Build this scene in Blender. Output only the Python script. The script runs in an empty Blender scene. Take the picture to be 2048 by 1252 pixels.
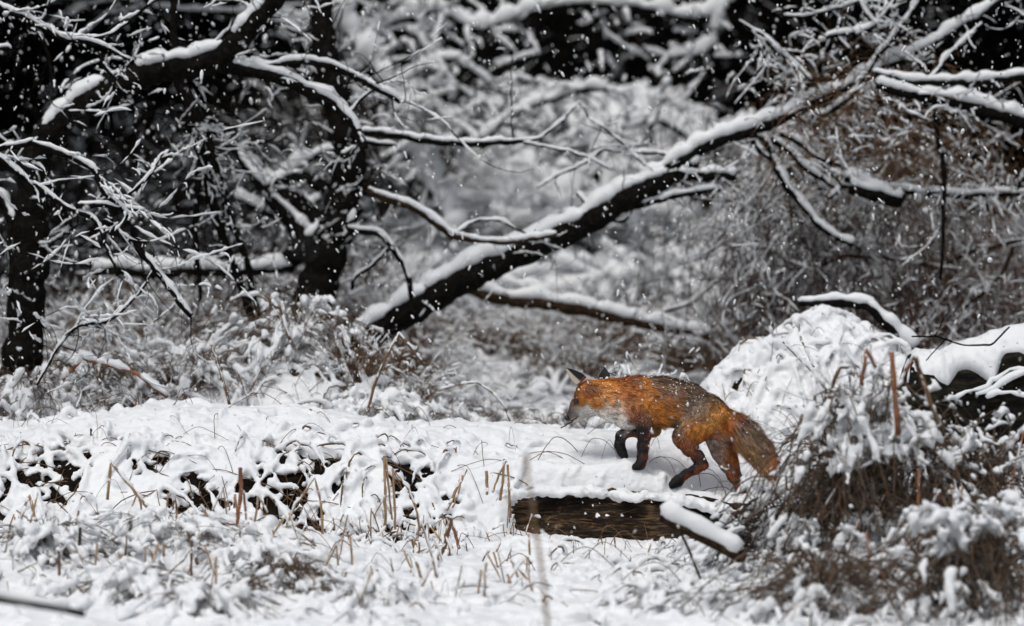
import bpy, math, random
import numpy as np
from mathutils import Vector

rng = np.random.default_rng(7)
random.seed(7)
SC = bpy.context.scene

# ------------------------------------------------------------------ camera
CZ = 2.14
PITCH = -math.atan(566 / 7616.0)
FPX = 7616.0
cam_d = bpy.data.cameras.new('camera')
cam = bpy.data.objects.new('camera', cam_d)
SC.collection.objects.link(cam)
cam.location = (0, -16, CZ)
cam.rotation_euler = (math.radians(90) + PITCH, 0, 0)
cam_d.sensor_width = 36
cam_d.lens = 36 * FPX / 2048
cam_d.clip_start = 0.5
cam_d.clip_end = 400
cam_d.dof.use_dof = True
cam_d.dof.focus_distance = 16.0
cam_d.dof.aperture_fstop = 1.5
SC.camera = cam

# ------------------------------------------------------------------ world and sun (overcast)
SUN_EL, SUN_AZ = math.radians(62), math.radians(200)
w = bpy.data.worlds.new('World')
SC.world = w
w.use_nodes = True
nt = w.node_tree
nt.nodes.clear()
sky = nt.nodes.new('ShaderNodeTexSky')
sky.sky_type = 'NISHITA'
sky.sun_disc = False
sky.sun_elevation = SUN_EL
sky.sun_rotation = SUN_AZ
sky.air_density = 1.0
sky.dust_density = 3.0
hs = nt.nodes.new('ShaderNodeHueSaturation')
hs.inputs['Saturation'].default_value = 0.38
bg = nt.nodes.new('ShaderNodeBackground')
bg.inputs['Strength'].default_value = 0.11
wo = nt.nodes.new('ShaderNodeOutputWorld')
nt.links.new(sky.outputs[0], hs.inputs['Color'])
nt.links.new(hs.outputs[0], bg.inputs['Color'])
nt.links.new(bg.outputs[0], wo.inputs['Surface'])
sl = bpy.data.lights.new('sun', 'SUN')
sl.energy = 1.35
sl.angle = math.radians(20)
sl.color = (1.0, 0.965, 0.92)
sun = bpy.data.objects.new('sun', sl)
SC.collection.objects.link(sun)
# sun direction: behind the camera and to its left, high
sd = Vector((math.sin(SUN_AZ) * math.cos(SUN_EL), math.cos(SUN_AZ) * math.cos(SUN_EL), math.sin(SUN_EL)))
sun.rotation_euler = sd.to_track_quat('Z', 'Y').to_euler()
SC.view_settings.view_transform = 'Standard'
SC.view_settings.look = 'None'
SC.view_settings.gamma = 1
SC.view_settings.use_curve_mapping = False
SC.view_settings.exposure = 0.0
SC.render.engine = 'CYCLES'
SC.cycles.max_bounces = 5
SC.cycles.diffuse_bounces = 3
SC.cycles.glossy_bounces = 2

# ------------------------------------------------------------------ helpers
_f = np.array([0, math.cos(PITCH), math.sin(PITCH)])
_u = np.array([0, -math.sin(PITCH), math.cos(PITCH)])


def P(u, v, Y):
    d = _f + np.array([1., 0, 0]) * (u - 1024) / FPX + _u * (626 - v) / FPX
    t = (Y + 16) / d[1]
    return np.array([0, -16, CZ]) + d * t


def pxm(Y):
    return FPX / (Y + 16)


_tab = np.random.default_rng(3).random((256, 256))
_tab3 = np.random.default_rng(4).random((64, 64, 64))


def vn(x, y, seed=0):
    x = np.asarray(x, float) + seed * 17.31
    y = np.asarray(y, float) + seed * 9.77
    xi = np.floor(x).astype(int)
    yi = np.floor(y).astype(int)
    fx = x - xi
    fy = y - yi
    fx = fx * fx * (3 - 2 * fx)
    fy = fy * fy * (3 - 2 * fy)
    a = _tab[xi % 256, yi % 256]
    b = _tab[(xi + 1) % 256, yi % 256]
    c = _tab[xi % 256, (yi + 1) % 256]
    d = _tab[(xi + 1) % 256, (yi + 1) % 256]
    return (a * (1 - fx) + b * fx) * (1 - fy) + (c * (1 - fx) + d * fx) * fy


def vn3(p, f, seed=0):
    q = p * f + seed * 5.3
    i = np.floor(q).astype(int)
    t = q - i
    t = t * t * (3 - 2 * t)
    r = 0
    for dx in (0, 1):
        for dy in (0, 1):
            for dz in (0, 1):
                wgt = (t[..., 0] if dx else 1 - t[..., 0]) * (t[..., 1] if dy else 1 - t[..., 1]) * (t[..., 2] if dz else 1 - t[..., 2])
                r = r + wgt * _tab3[(i[..., 0] + dx) % 64, (i[..., 1] + dy) % 64, (i[..., 2] + dz) % 64]
    return r


def fbm(x, y, f, octs=3, seed=0):
    s = 0
    a = 1
    n = 0
    for o in range(octs):
        s = s + a * vn(x * f, y * f, seed + o)
        n += a
        a *= 0.5
        f *= 2.03
    return s / n


def mesh_np(name, V, F, mats, smooth=True, mi=None, col=None):
    """F: (n,3) or (n,4) array, or list of such arrays"""
    if not isinstance(F, list):
        F = [F]
    F = [np.asarray(f, np.int32) for f in F if len(f)]
    me = bpy.data.meshes.new(name)
    V = np.asarray(V, np.float32)
    me.vertices.add(len(V))
    me.vertices.foreach_set('co', V.ravel())
    nl = sum(f.size for f in F)
    nf = sum(len(f) for f in F)
    me.loops.add(nl)
    me.polygons.add(nf)
    me.loops.foreach_set('vertex_index', np.concatenate([f.ravel() for f in F]))
    sizes = np.concatenate([np.full(len(f), f.shape[1], np.int32) for f in F])
    st = np.concatenate([[0], np.cumsum(sizes)[:-1]]).astype(np.int32)
    me.polygons.foreach_set('loop_start', st)
    if smooth:
        me.polygons.foreach_set('use_smooth', np.ones(nf, bool))
    if mi is not None:
        me.polygons.foreach_set('material_index', np.asarray(mi, np.int32))
    me.update(calc_edges=True)
    if col is not None:
        a = me.color_attributes.new('Col', 'FLOAT_COLOR', 'POINT')
        c4 = np.ones((len(V), 4), np.float32)
        c4[:, :3] = col
        a.data.foreach_set('color', c4.ravel())
    for m in (mats if isinstance(mats, (list, tuple)) else [mats]):
        me.materials.append(m)
    return me


def link(name, me, parent=None, **props):
    o = bpy.data.objects.new(name, me)
    SC.collection.objects.link(o)
    if parent is not None:
        o.parent = parent
    for k, v in props.items():
        o[k] = v
    return o


def thing(name, label, cat, group=None, loc=(0, 0, 0)):
    o = bpy.data.objects.new(name, None)
    SC.collection.objects.link(o)
    o.empty_display_size = 0.05
    o.location = loc
    o['label'] = label
    o['category'] = cat
    if group:
        o['group'] = group
    return o


def nrm(a):
    return a / np.maximum(np.linalg.norm(a, axis=-1, keepdims=True), 1e-9)


def tube(Pn, R, sides=6, W=None, horiz=False, phase=0.0, close=True):
    """Pn (N,K,3), R (N,K) radius (vertical one when W is the side radius)."""
    Pn = np.asarray(Pn, float)
    R = np.asarray(R, float)
    if W is None:
        W = R
    if close:
        Pn = np.concatenate([Pn[:, :1], Pn, Pn[:, -1:]], 1)
        z = np.zeros_like(R[:, :1])
        R = np.concatenate([z, R, z], 1)
        W = np.concatenate([z, W, z], 1)
    N, K, _ = Pn.shape
    T = np.empty_like(Pn)
    T[:, 1:-1] = Pn[:, 2:] - Pn[:, :-2]
    T[:, 0] = Pn[:, min(2, K - 1)] - Pn[:, 0]
    T[:, -1] = Pn[:, -1] - Pn[:, max(-3, -K)]
    T = nrm(T)
    S = np.empty_like(Pn)
    if horiz:
        chord = Pn[:, -1] - Pn[:, 0] + 1e-6
        base = nrm(np.stack([chord[:, 1], -chord[:, 0], 0 * chord[:, 0]], -1))
        prev = base
        for k in range(K):
            s = np.stack([T[:, k, 1], -T[:, k, 0], 0 * T[:, k, 0]], -1)
            s = s * np.sign((s * prev).sum(-1, keepdims=True) + 1e-9)
            s = nrm(s + prev * 0.35)
            S[:, k] = s
            prev = s
    else:
        ref = np.where(np.abs(T[:, :1, 2]) > 0.8, 1.0, 0.0)
        r0 = np.stack([ref[:, 0], 0 * ref[:, 0], 1 - ref[:, 0]], -1)
        prev = nrm(np.cross(T[:, 0], r0))
        for k in range(K):
            s = prev - (prev * T[:, k]).sum(-1, keepdims=True) * T[:, k]
            s = nrm(s)
            S[:, k] = s
            prev = s
    U = nrm(np.cross(S, T))
    if horiz:
        U = U * np.sign(U[..., 2:3] + 1e-9)
    ang = np.linspace(0, 2 * math.pi, sides, endpoint=False) + phase
    V = Pn[:, :, None] + S[:, :, None] * (W[:, :, None, None] * np.cos(ang)[None, None, :, None]) \
        + U[:, :, None] * (R[:, :, None, None] * np.sin(ang)[None, None, :, None])
    idx = np.arange(N * K * sides).reshape(N, K, sides)
    a = idx[:, :-1]
    b = idx[:, 1:]
    q = np.stack([a, np.roll(a, -1, 2), np.roll(b, -1, 2), b], -1).reshape(-1, 4)
    return V.reshape(-1, 3), q


class Acc:
    def __init__(s):
        s.V = []
        s.F = []
        s.n = 0

    def add(s, V, F):
        if len(V) == 0:
            return
        s.V.append(V)
        s.F.append(np.asarray(F) + s.n)
        s.n += len(V)

    def mesh(s, name, mats, **k):
        f4 = [f for f in s.F if f.shape[1] == 4]
        f3 = [f for f in s.F if f.shape[1] == 3]
        L = []
        if f4:
            L.append(np.concatenate(f4))
        if f3:
            L.append(np.concatenate(f3))
        return mesh_np(name, np.concatenate(s.V), L, mats, **k)


def smooth_rand(N, K, w=3):
    a = rng.random((N, K + 2 * w))
    k = np.hanning(2 * w + 3)[1:-1]
    k /= k.sum()
    out = np.stack([np.convolve(r, k, 'valid') for r in a])
    out = out[:, :K] if out.shape[1] >= K else np.pad(out, ((0, 0), (0, K - out.shape[1])), 'edge')
    return np.clip((out - 0.5) * 1.9 + 0.5, 0, 1)


def snow_on(Pn, R, h, cover=0.75, sides=6, slope_min=0.25, w=2, patch=0.0, even=False, brk=0.0):
    """lumpy snow lying on top of branches; h height"""
    if not even:
        # denser points so that the snow can break into separate lumps
        mid_ = (Pn[:, 1:] + Pn[:, :-1]) / 2
        mr = (R[:, 1:] + R[:, :-1]) / 2
        n0, k0, _ = Pn.shape
        P2 = np.empty((n0, 2 * k0 - 1, 3))
        P2[:, ::2] = Pn
        P2[:, 1::2] = mid_
        R2 = np.empty((n0, 2 * k0 - 1))
        R2[:, ::2] = R
        R2[:, 1::2] = mr
        Pn, R = P2, R2
    N, K, _ = Pn.shape
    T = nrm(np.gradient(Pn, axis=1))
    hz = np.linalg.norm(T[..., :2], axis=-1)
    fs = np.clip((hz - slope_min) / 0.45, 0, 1)
    n1 = smooth_rand(N, K, w)
    m = np.clip((n1 - (1 - cover)) / 0.18, 0, 1)
    if even:
        n2 = smooth_rand(N, K, 2)
        H = h * fs * m * (0.45 + 1.0 * n2)
    else:
        n2 = rng.random((N, K))
        H = h * fs * m * (0.45 + 0.85 * n2)
    if patch:
        H = H * np.clip((vn3(Pn, 4.5, 3) * 0.65 + vn3(Pn, 13.0, 6) * 0.35 - patch) / 0.08, 0, 1)
    if brk:
        H = H * np.clip((vn3(Pn, 26.0, 8) - brk) / 0.12 + 0.15, 0, 1.15)
    H[:, 0] *= 0.3
    H[:, -1] *= 0.6
    H = np.where(H < 0.2 * h, 0, H)
    on = H > 1e-4
    C = Pn.copy()
    if even:
        Wd = np.where(on, R * 0.80 + H * 0.30, R * 0.4)
        C[..., 2] += np.where(on, R * 0.72 + H * 0.36, 0)
        Vr = np.where(on, H * 0.60 + R * 0.26, R * 0.3)
    else:
        Wd = np.where(on, R * 0.8 + H * 0.50, R * 0.4)
        C[..., 2] += np.where(on, R * 0.6 + H * 0.38, 0)
        Vr = np.where(on, H * 0.60 + R * 0.25, R * 0.3)
    Wd = np.where(on, Wd, R * 0.2)
    Vr = np.where(on, Vr, R * 0.15)
    V, F = tube(C, Vr, sides, W=Wd, horiz=True)
    am = np.repeat(np.concatenate([H[:, :1] * 0, H, H[:, :1] * 0], 1).ravel(), sides)[:, None]
    V = V + (np.stack([vn3(V, 75.0, q) for q in (1, 2, 5)], -1) - 0.5) * np.minimum(0.010, am * 0.9)
    return V, F


def catmull(pts, n):
    pts = np.asarray(pts, float)
    p = np.vstack([2 * pts[0] - pts[1], pts, 2 * pts[-1] - pts[-2]])
    seg = np.linalg.norm(np.diff(pts[:, :3], axis=0), axis=1)
    cs = np.concatenate([[0], np.cumsum(seg)])
    t = np.linspace(0, cs[-1], n)
    out = []
    for x in t:
        i = min(np.searchsorted(cs, x, 'right') - 1, len(seg) - 1)
        f = (x - cs[i]) / max(seg[i], 1e-9)
        a, b, c, d = p[i], p[i + 1], p[i + 2], p[i + 3]
        out.append(0.5 * ((2 * b) + (-a + c) * f + (2 * a - 5 * b + 4 * c - d) * f * f + (-a + 3 * b - 3 * c + d) * f ** 3))
    return np.array(out)


# ------------------------------------------------------------------ materials
def mat(name, build):
    m = bpy.data.materials.new(name)
    m.use_nodes = True
    n = m.node_tree
    n.nodes.clear()
    o = n.nodes.new('ShaderNodeOutputMaterial')
    b = n.nodes.new('ShaderNodeBsdfPrincipled')
    n.links.new(b.outputs[0], o.inputs['Surface'])
    build(n, b)
    return m


def N(n, t, **k):
    x = n.nodes.new(t)
    for a, v in k.items():
        if a in x.inputs:
            x.inputs[a].default_value = v
        else:
            setattr(x, a, v)
    return x


def coords(n, scale=(1, 1, 1)):
    tc = n.nodes.new('ShaderNodeTexCoord')
    mp = n.nodes.new('ShaderNodeMapping')
    mp.inputs['Scale'].default_value = scale
    n.links.new(tc.outputs['Object'], mp.inputs[0])
    return mp.outputs[0]


def ramp(n, fac, stops):
    r = n.nodes.new('ShaderNodeValToRGB')
    e = r.color_ramp.elements
    while len(e) < len(stops):
        e.new(0.5)
    for el, (p, c) in zip(e, stops):
        el.position = p
        el.color = (*c, 1)
    n.links.new(fac, r.inputs[0])
    return r.outputs[0]


def bump(n, b, h, strength, dist):
    x = n.nodes.new('ShaderNodeBump')
    x.inputs['Strength'].default_value = strength
    x.inputs['Distance'].default_value = dist
    n.links.new(h, x.inputs['Height'])
    n.links.new(x.outputs[0], b.inputs['Normal'])


def m_snow(n, b):
    c = coords(n)
    t = N(n, 'ShaderNodeTexNoise', Scale=60.0, Detail=5.0, Roughness=0.65)
    n.links.new(c, t.inputs['Vector'])
    t2 = N(n, 'ShaderNodeTexNoise', Scale=3.0, Detail=3.0)
    n.links.new(c, t2.inputs['Vector'])
    n.links.new(ramp(n, t2.outputs[0], [(0.3, (0.80, 0.825, 0.85)), (0.7, (0.87, 0.88, 0.89))]), b.inputs['Base Color'])
    b.inputs['Roughness'].default_value = 0.55
    b.inputs['Specular IOR Level'].default_value = 0.25
    bump(n, b, t.outputs[0], 0.5, 0.006)


def bark(c0, c1, c2, sc=(1, 1, 1), f=40.0, bs=0.9):
    def fn(n, b):
        c = coords(n, sc)
        t = N(n, 'ShaderNodeTexNoise', Scale=f, Detail=6.0, Roughness=0.7)
        n.links.new(c, t.inputs['Vector'])
        n.links.new(ramp(n, t.outputs[0], [(0.3, c0), (0.52, c1), (0.75, c2)]), b.inputs['Base Color'])
        b.inputs['Roughness'].default_value = 0.9
        b.inputs['Specular IOR Level'].default_value = 0.03
        bump(n, b, t.outputs[0], bs, 0.01)
    return fn


def logwood(c0, c1, c2, sc=(1, 1, 1), f=40.0, bs=0.9):
    def fn(n, b):
        c = coords(n, sc)
        t = N(n, 'ShaderNodeTexNoise', Scale=f, Detail=7.0, Roughness=0.75, Distortion=0.6)
        n.links.new(c, t.inputs['Vector'])
        big = N(n, 'ShaderNodeTexNoise', Scale=9.0, Detail=4.0)
        n.links.new(coords(n, (0.5, 1, 1)), big.inputs['Vector'])
        mx = n.nodes.new('ShaderNodeMixRGB')
        mx.blend_type = 'MULTIPLY'
        mx.inputs[0].default_value = 1.0
        n.links.new(ramp(n, t.outputs[0], [(0.36, c0), (0.52, c1), (0.68, c2)]), mx.inputs[1])
        n.links.new(ramp(n, big.outputs[0], [(0.4, (0.22, 0.2, 0.2)), (0.6, (1, 1, 1))]), mx.inputs[2])
        n.links.new(mx.outputs[0], b.inputs['Base Color'])
        b.inputs['Roughness'].default_value = 0.8
        b.inputs['Specular IOR Level'].default_value = 0.2
        bump(n, b, t.outputs[0], bs, 0.02)
    return fn


def m_fur(n, b):
    a = n.nodes.new('ShaderNodeVertexColor')
    a.layer_name = 'Col'
    n.links.new(a.outputs[0], b.inputs['Base Color'])
    b.inputs['Roughness'].default_value = 0.6
    b.inputs['Specular IOR Level'].default_value = 0.3


def plain(c, r=0.7, s=0.3):
    def fn(n, b):
        cc = coords(n)
        t = N(n, 'ShaderNodeTexNoise', Scale=25.0, Detail=4.0)
        n.links.new(cc, t.inputs['Vector'])
        lo = tuple(x * 0.55 for x in c)
        hi = tuple(min(1, x * 1.35) for x in c)
        n.links.new(ramp(n, t.outputs[0], [(0.3, lo), (0.7, hi)]), b.inputs['Base Color'])
        b.inputs['Roughness'].default_value = r
        b.inputs['Specular IOR Level'].default_value = s
    return fn


SNOW = mat('snow', m_snow)
BARK = mat('dark_bark', bark((0.003, 0.003, 0.003), (0.010, 0.009, 0.008), (0.03, 0.026, 0.022)))
BARKB = mat('brown_bark', bark((0.012, 0.008, 0.005), (0.04, 0.026, 0.016), (0.10, 0.065, 0.04)))
LOGB = mat('rotting_wood', logwood((0.010, 0.006, 0.004), (0.05, 0.030, 0.017), (0.33, 0.21, 0.11), (0.13, 1, 1), 70.0, 1.0))
LOGD = mat('mossy_black_bark', bark((0.004, 0.004, 0.003), (0.014, 0.012, 0.010), (0.05, 0.05, 0.03), (0.3, 1, 1), 26.0, 1.0))
STEM = mat('dry_stem', plain((0.15, 0.086, 0.046)))
STEMG = mat('grey_brown_stem', plain((0.115, 0.078, 0.052)))
RUSTD = mat('dull_rusty_stem', plain((0.10, 0.052, 0.035)))
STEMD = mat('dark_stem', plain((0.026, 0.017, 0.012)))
STRAW = mat('straw_stem', plain((0.34, 0.22, 0.12)))
RUST = mat('rusty_stem', plain((0.26, 0.11, 0.05)))
LITTER = mat('leaf_litter', bark((0.004, 0.0035, 0.003), (0.010, 0.008, 0.006), (0.035, 0.024, 0.015), (1, 1, 1), 30.0))
NEEDLE = mat('evergreen_needles', plain((0.012, 0.018, 0.012), 0.8, 0.1))
FUR = mat('fur', m_fur)
BLACK = mat('wet_black', plain((0.01, 0.009, 0.009), 0.25, 0.5))

# ------------------------------------------------------------------ ground height
def gauss(x, y, cx, cy, sx, sy):
    return np.exp(-((x - cx) / sx) ** 2 - ((y - cy) / sy) ** 2)


def sstep(a, b, x):
    t = np.clip((x - a) / (b - a), 0, 1)
    return t * t * (3 - 2 * t)


def G(x, y):
    x = np.asarray(x, float)
    y = np.asarray(y, float)
    z = 0.10 * np.clip(y - 2.3, 0, 18) + 0.0 * x
    z = z + 0.05 * (fbm(x, y, 1.3, 2, 5) - 0.5)
    # long ridge of the buried log
    top = np.interp(x, [-4, -2.2, -1.6, -0.9, -0.5, -0.05, 0.3, 0.7, 1.0, 1.4, 2.0], [.34, .37, .47, .47, .41, .39, .36, .33, .29, .20, .10])
    mid = np.interp(x, [-4, -2.2, -1.6, -0.9, -0.5, -0.05, 0.3, 0.53, 0.68, 0.97, 1.3, 2.0], [.30, .33, .38, .37, .32, .28, .28, .265, .185, .13, .09, .03])
    f0 = np.interp(x, [-2.5, -0.6, -0.05, 0.05, 1.1, 1.4], [-.50, -.45, -.30, -.16, -.14, -.35])
    e0 = np.interp(x, [-2.5, -0.6, -0.05, 0.05, 1.1, 1.4], [.02, .0, -.06, -.05, -.05, -.05])
    up = sstep(f0, e0 + 0.02, y)
    r = mid * up + (top - mid) * sstep(0.0, 0.42, y)
    r = r * (1 - sstep(0.55, 1.15, y) * 0.85)
    z = z + r
    z = z + 0.58 * gauss(x, y, 1.45, 1.7, 0.42, 0.5) + 0.36 * gauss(x, y, 1.05, 1.35, 0.35, 0.45)
    z = z + 0.34 * gauss(x, y, 1.95, 1.6, 0.5, 0.5) + 0.40 * (fbm(x, y, 4.0, 2, 77) - 0.5) * gauss(x, y, 1.5, 1.5, 0.8, 0.6)
    z = z + 0.52 * gauss(x, y, -1.0, 1.75, 0.65, 0.5)
    z = z + 0.30 * gauss(x, y, -2.1, 1.4, 0.5, 0.4)
    z = z + 0.20 * gauss(x, y, -1.25, -1.15, 0.65, 0.35)
    z = z + 0.10 * gauss(x, y, -2.0, -1.6, 0.5, 0.4)
    z = z + 0.22 * gauss(x, y, 1.55, -1.6, 0.6, 0.6)
    z = z - 0.09 * gauss(x, y, 0.55, -0.42, 0.45, 0.2)
    # snowy bank in the middle distance
    z = z + 0.88 * gauss(x, y, 0.65, 8.2, 1.15, 1.1) + 0.5 * (fbm(x, y, 2.6, 2, 66) - 0.5) * gauss(x, y, 0.6, 8.0, 1.4, 1.3) + 0.3 * gauss(x, y, -0.6, 7.4, 0.9, 0.9)
    return z


def web_mask(x, y):
    """0 = closed snow, 1 = only strands of snow over dark hollows"""
    a = (0.72 + 0.5 * (fbm(x, y, 2.5, 2, 88) - 0.35)) * sstep(-0.62, -0.45, y) * (1 - sstep(0.02, 0.34, y)) * (1 - sstep(-0.35, 0.0, x))
    a = np.maximum(a, 0.8 * gauss(x, y, -2.0, 1.2, 0.8, 0.55))
    a = np.maximum(a, 0.62 * gauss(x, y, -1.0, 1.7, 0.9, 0.55))
    a = np.maximum(a, 0.62 * gauss(x, y, -1.4, -1.6, 1.2, 0.55))
    a = np.maximum(a, 0.42 * gauss(x, y, 1.35, 1.3, 0.8, 0.6))
    a = np.maximum(a, 0.3 * sstep(-0.3, -0.9, y))
    a = np.maximum(a, 0.95 * gauss(x, y, 1.55, -1.7, 0.85, 0.8))
    a = np.maximum(a, 0.45 * gauss(x, y, 1.6, 0.6, 0.5, 0.4))
    a = np.maximum(a, 1.0 * gauss(x, y, -0.79, -1.85, 0.2, 0.14))
    a = np.maximum(a, 0.8 * gauss(x, y, -1.75, -1.55, 0.25, 0.2))
    a = np.maximum(a, 0.8 * gauss(x, y, -1.3, -1.75, 0.2, 0.12))
    a = np.maximum(a, 0.8 * gauss(x, y, -0.02, -0.95, 0.07, 0.08))
    a = np.maximum(a, 0.6 * sstep(1.9, 2.3, y))
    return a


def Ssurf(x, y):
    g = G(x, y)
    m = web_mask(x, y)
    n = fbm(x * 1.0, y * 1.3, 5.5, 3, 11)
    n2 = fbm(x, y, 16.0, 2, 21)
    t = 0.045 + 0.05 * (n - 0.5) + 0.020 * (n2 - 0.5)
    # pits that open to the litter below
    n = n * 0.74 + 0.26 * fbm(x, y, 13.0, 2, 51)
    pit = np.clip((n - (0.74 - 0.34 * m)) / 0.06, 0, 1)
    for px_, py_ in ((0.52, 0.0), (0.675, -0.05), (0.965, 0.05)):
        # snow pushed up round the fox's feet
        rr_ = np.hypot(x - px_, y - py_)
        t = t + 0.014 * np.exp(-((rr_ - 0.042) / 0.014) ** 2) - 0.012 * np.exp(-(rr_ / 0.024) ** 2)
    return g + t - pit * 0.14


# ------------------------------------------------------------------ far and near ground
def grid(x0, x1, nx, y0, y1, ny, fn):
    X, Yg = np.meshgrid(np.linspace(x0, x1, nx), np.linspace(y0, y1, ny), indexing='ij')
    Z = fn(X, Yg)
    V = np.stack([X, Yg, Z], -1).reshape(-1, 3)
    i = np.arange(nx * ny).reshape(nx, ny)
    q = np.stack([i[:-1, :-1], i[1:, :-1], i[1:, 1:], i[:-1, 1:]], -1).reshape(-1, 4)
    return V, q


V, q = grid(-4.2, 4.2, 280, -4.5, 12, 420, lambda x, y: G(x, y) - 0.004)
link('ground', mesh_np('ground', V, q, LITTER), kind='structure')
xs = np.concatenate([np.linspace(-200, -4.2, 30), np.linspace(-4.19, 4.19, 30), np.linspace(4.2, 200, 30)])
ys = np.concatenate([np.linspace(-60, -4.5, 20), np.linspace(-4.49, 11.99, 20), np.linspace(12, 30, 20), np.linspace(31, 250, 20)])
X, Yg = np.meshgrid(xs, ys, indexing='ij')
Z = G(X, Yg)
inside = (np.abs(X) < 4.2) & (Yg > -4.5) & (Yg < 12)
Z = np.where(inside, Z - 0.5, Z - 0.006)
i = np.arange(X.size).reshape(X.shape)
q = np.stack([i[:-1, :-1], i[1:, :-1], i[1:, 1:], i[:-1, 1:]], -1).reshape(-1, 4)
link('terrain', mesh_np('terrain', np.stack([X, Yg, Z], -1).reshape(-1, 3), q, LITTER), kind='structure')


def Sfar(x, y):
    g = G(x, y)
    n = fbm(x, y, 3.0, 3, 31)
    n2 = fbm(x, y, 8.0, 2, 41)
    pit = np.clip((n - 0.50 - 0.22 * gauss(x, y, 0.4, 8, 1.6, 2)) / 0.06, 0, 1)
    side = sstep(2.4, 4.5, np.abs(x)) * 0.0
    return g + 0.05 + 0.22 * (n2 - 0.5) - pit * 0.25 - side


V, q = grid(-4.1, 4.1, 240, 2.25, 11.5, 260, Sfar)
link('snow_field', mesh_np('snow_field', V, q, SNOW), kind='structure')

# ------------------------------------------------------------------ near snow: heightfield + snow covered stems, merged by voxels
NX0, NX1, NY0, NY1 = -2.75, 2.75, -2.95, 2.3
snow = Acc()
nx, ny = 420, 400
X, Yg = np.meshgrid(np.linspace(NX0, NX1, nx), np.linspace(NY0, NY1, ny), indexing='ij')
Zt = Ssurf(X, Yg)
Zb = np.minimum(Zt, G(X, Yg)) - 0.05
Vt = np.stack([X, Yg, Zt], -1).reshape(-1, 3)
Vb = np.stack([X, Yg, Zb], -1).reshape(-1, 3)
i = np.arange(nx * ny).reshape(nx, ny)
qt = np.stack([i[:-1, :-1], i[1:, :-1], i[1:, 1:], i[:-1, 1:]], -1).reshape(-1, 4)
nV = nx * ny
rim = np.concatenate([i[:, 0], i[-1, 1:], i[::-1, -1][1:], i[0, ::-1][1:-1]])
rn = np.roll(rim, -1)
qs = np.stack([rim, rim + nV, rn + nV, rn], -1)
snow.add(np.concatenate([Vt, Vb]), np.concatenate([qt, qt[:, ::-1] + nV, qs]))

stems_b = Acc()


def arcs(n, sampler, L=(0.12, 0.5), hh=(0.01, 0.09), rs=(0.007, 0.014), K=12, ang=0.9, lift=0.0, stem_r=0.003, acc=snow, sacc=stems_b, surf=None, sides=7, droop=0.0, cover=1.0, jit=0.008, curlv=0.7):
    p0 = sampler(n)
    n = len(p0)
    th = rng.normal(0, ang, n) + np.where(rng.random(n) < 0.5, 0, math.pi)
    ln = rng.uniform(*L, n)
    t = np.linspace(0, 1, K)[None]
    curl = rng.normal(0, curlv, n)[:, None]
    a = th[:, None] + curl * t
    dx = np.cumsum(np.cos(a), 1) / K * ln[:, None]
    dy = np.cumsum(np.sin(a), 1) / K * ln[:, None]
    x = p0[:, :1] + dx
    y = p0[:, 1:2] + dy
    h = rng.uniform(*hh, n)[:, None]
    pk = rng.uniform(0.3, 0.7, n)[:, None]
    bumpf = np.where(t < pk, t / pk, (1 - t) / (1 - pk))
    bumpf = np.sin(bumpf * math.pi / 2)
    z0 = (surf or G)(x, y)
    z = (z0 if jit > 0.002 else z0[:, :1] + (z0[:, -1:] - z0[:, :1]) * t) + lift + h * bumpf + (smooth_rand(n, K, 1) - 0.5) * 2.5 * jit
    Pn = np.stack([x, y, z], -1)
    Pn += (rng.random(Pn.shape) - 0.5) * jit
    r = rng.uniform(*rs, n)[:, None] * (0.35 + 1.25 * smooth_rand(n, K, 1))
    r = r * (smooth_rand(n, K, 2) < cover + 0.15)
    r[:, 0] *= 0.5
    r[:, -1] *= 0.5
    if acc is not None:
        Vq, Fq = tube(Pn, r, sides)
        acc.add(Vq, Fq)
    if sacc is not None:
        Pb = Pn.copy()
        Pb[..., 2] -= r * 0.9
        rb = np.full((n, K), stem_r) * rng.uniform(0.6, 1.5, (n, 1))
        Vq, Fq = tube(Pb, rb, 4)
        sacc.add(Vq, Fq)
    return Pn, r


def sample_web(thr, x0=NX0, x1=NX1, y0=NY0, y1=NY1):
    def f(n):
        out = []
        while len(out) < n:
            x = rng.uniform(x0, x1, 4000)
            y = rng.uniform(y0, y1, 4000)
            m = web_mask(x, y)
            k = rng.random(4000) < (m * (1 - thr) + thr)
            out.extend(np.stack([x[k], y[k]], -1).tolist())
        return np.array(out[:n])
    return f


def box(x0, x1, y0, y1):
    return lambda n: np.stack([rng.uniform(x0, x1, n), rng.uniform(y0, y1, n)], -1)


arcs(900, sample_web(0.03), hh=(0.0, 0.10), rs=(0.007, 0.015), L=(0.08, 0.42))
# strands down the front of the left ridge
arcs(120, box(-2.6, -0.1, -0.5, 0.25), hh=(0.02, 0.07), rs=(0.008, 0.016), L=(0.08, 0.3), ang=1.0)
arcs(60, box(-0.75, 0.1, -0.5, 0.2), hh=(0.02, 0.08), rs=(0.008, 0.016), L=(0.08, 0.3), ang=1.0)
arcs(330, box(-2.6, 0.0, -0.5, 0.15), hh=(0.0, 0.06), rs=(0.002, 0.003), L=(0.08, 0.35), ang=1.2, acc=None, stem_r=0.0018, jit=0.0015)
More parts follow.
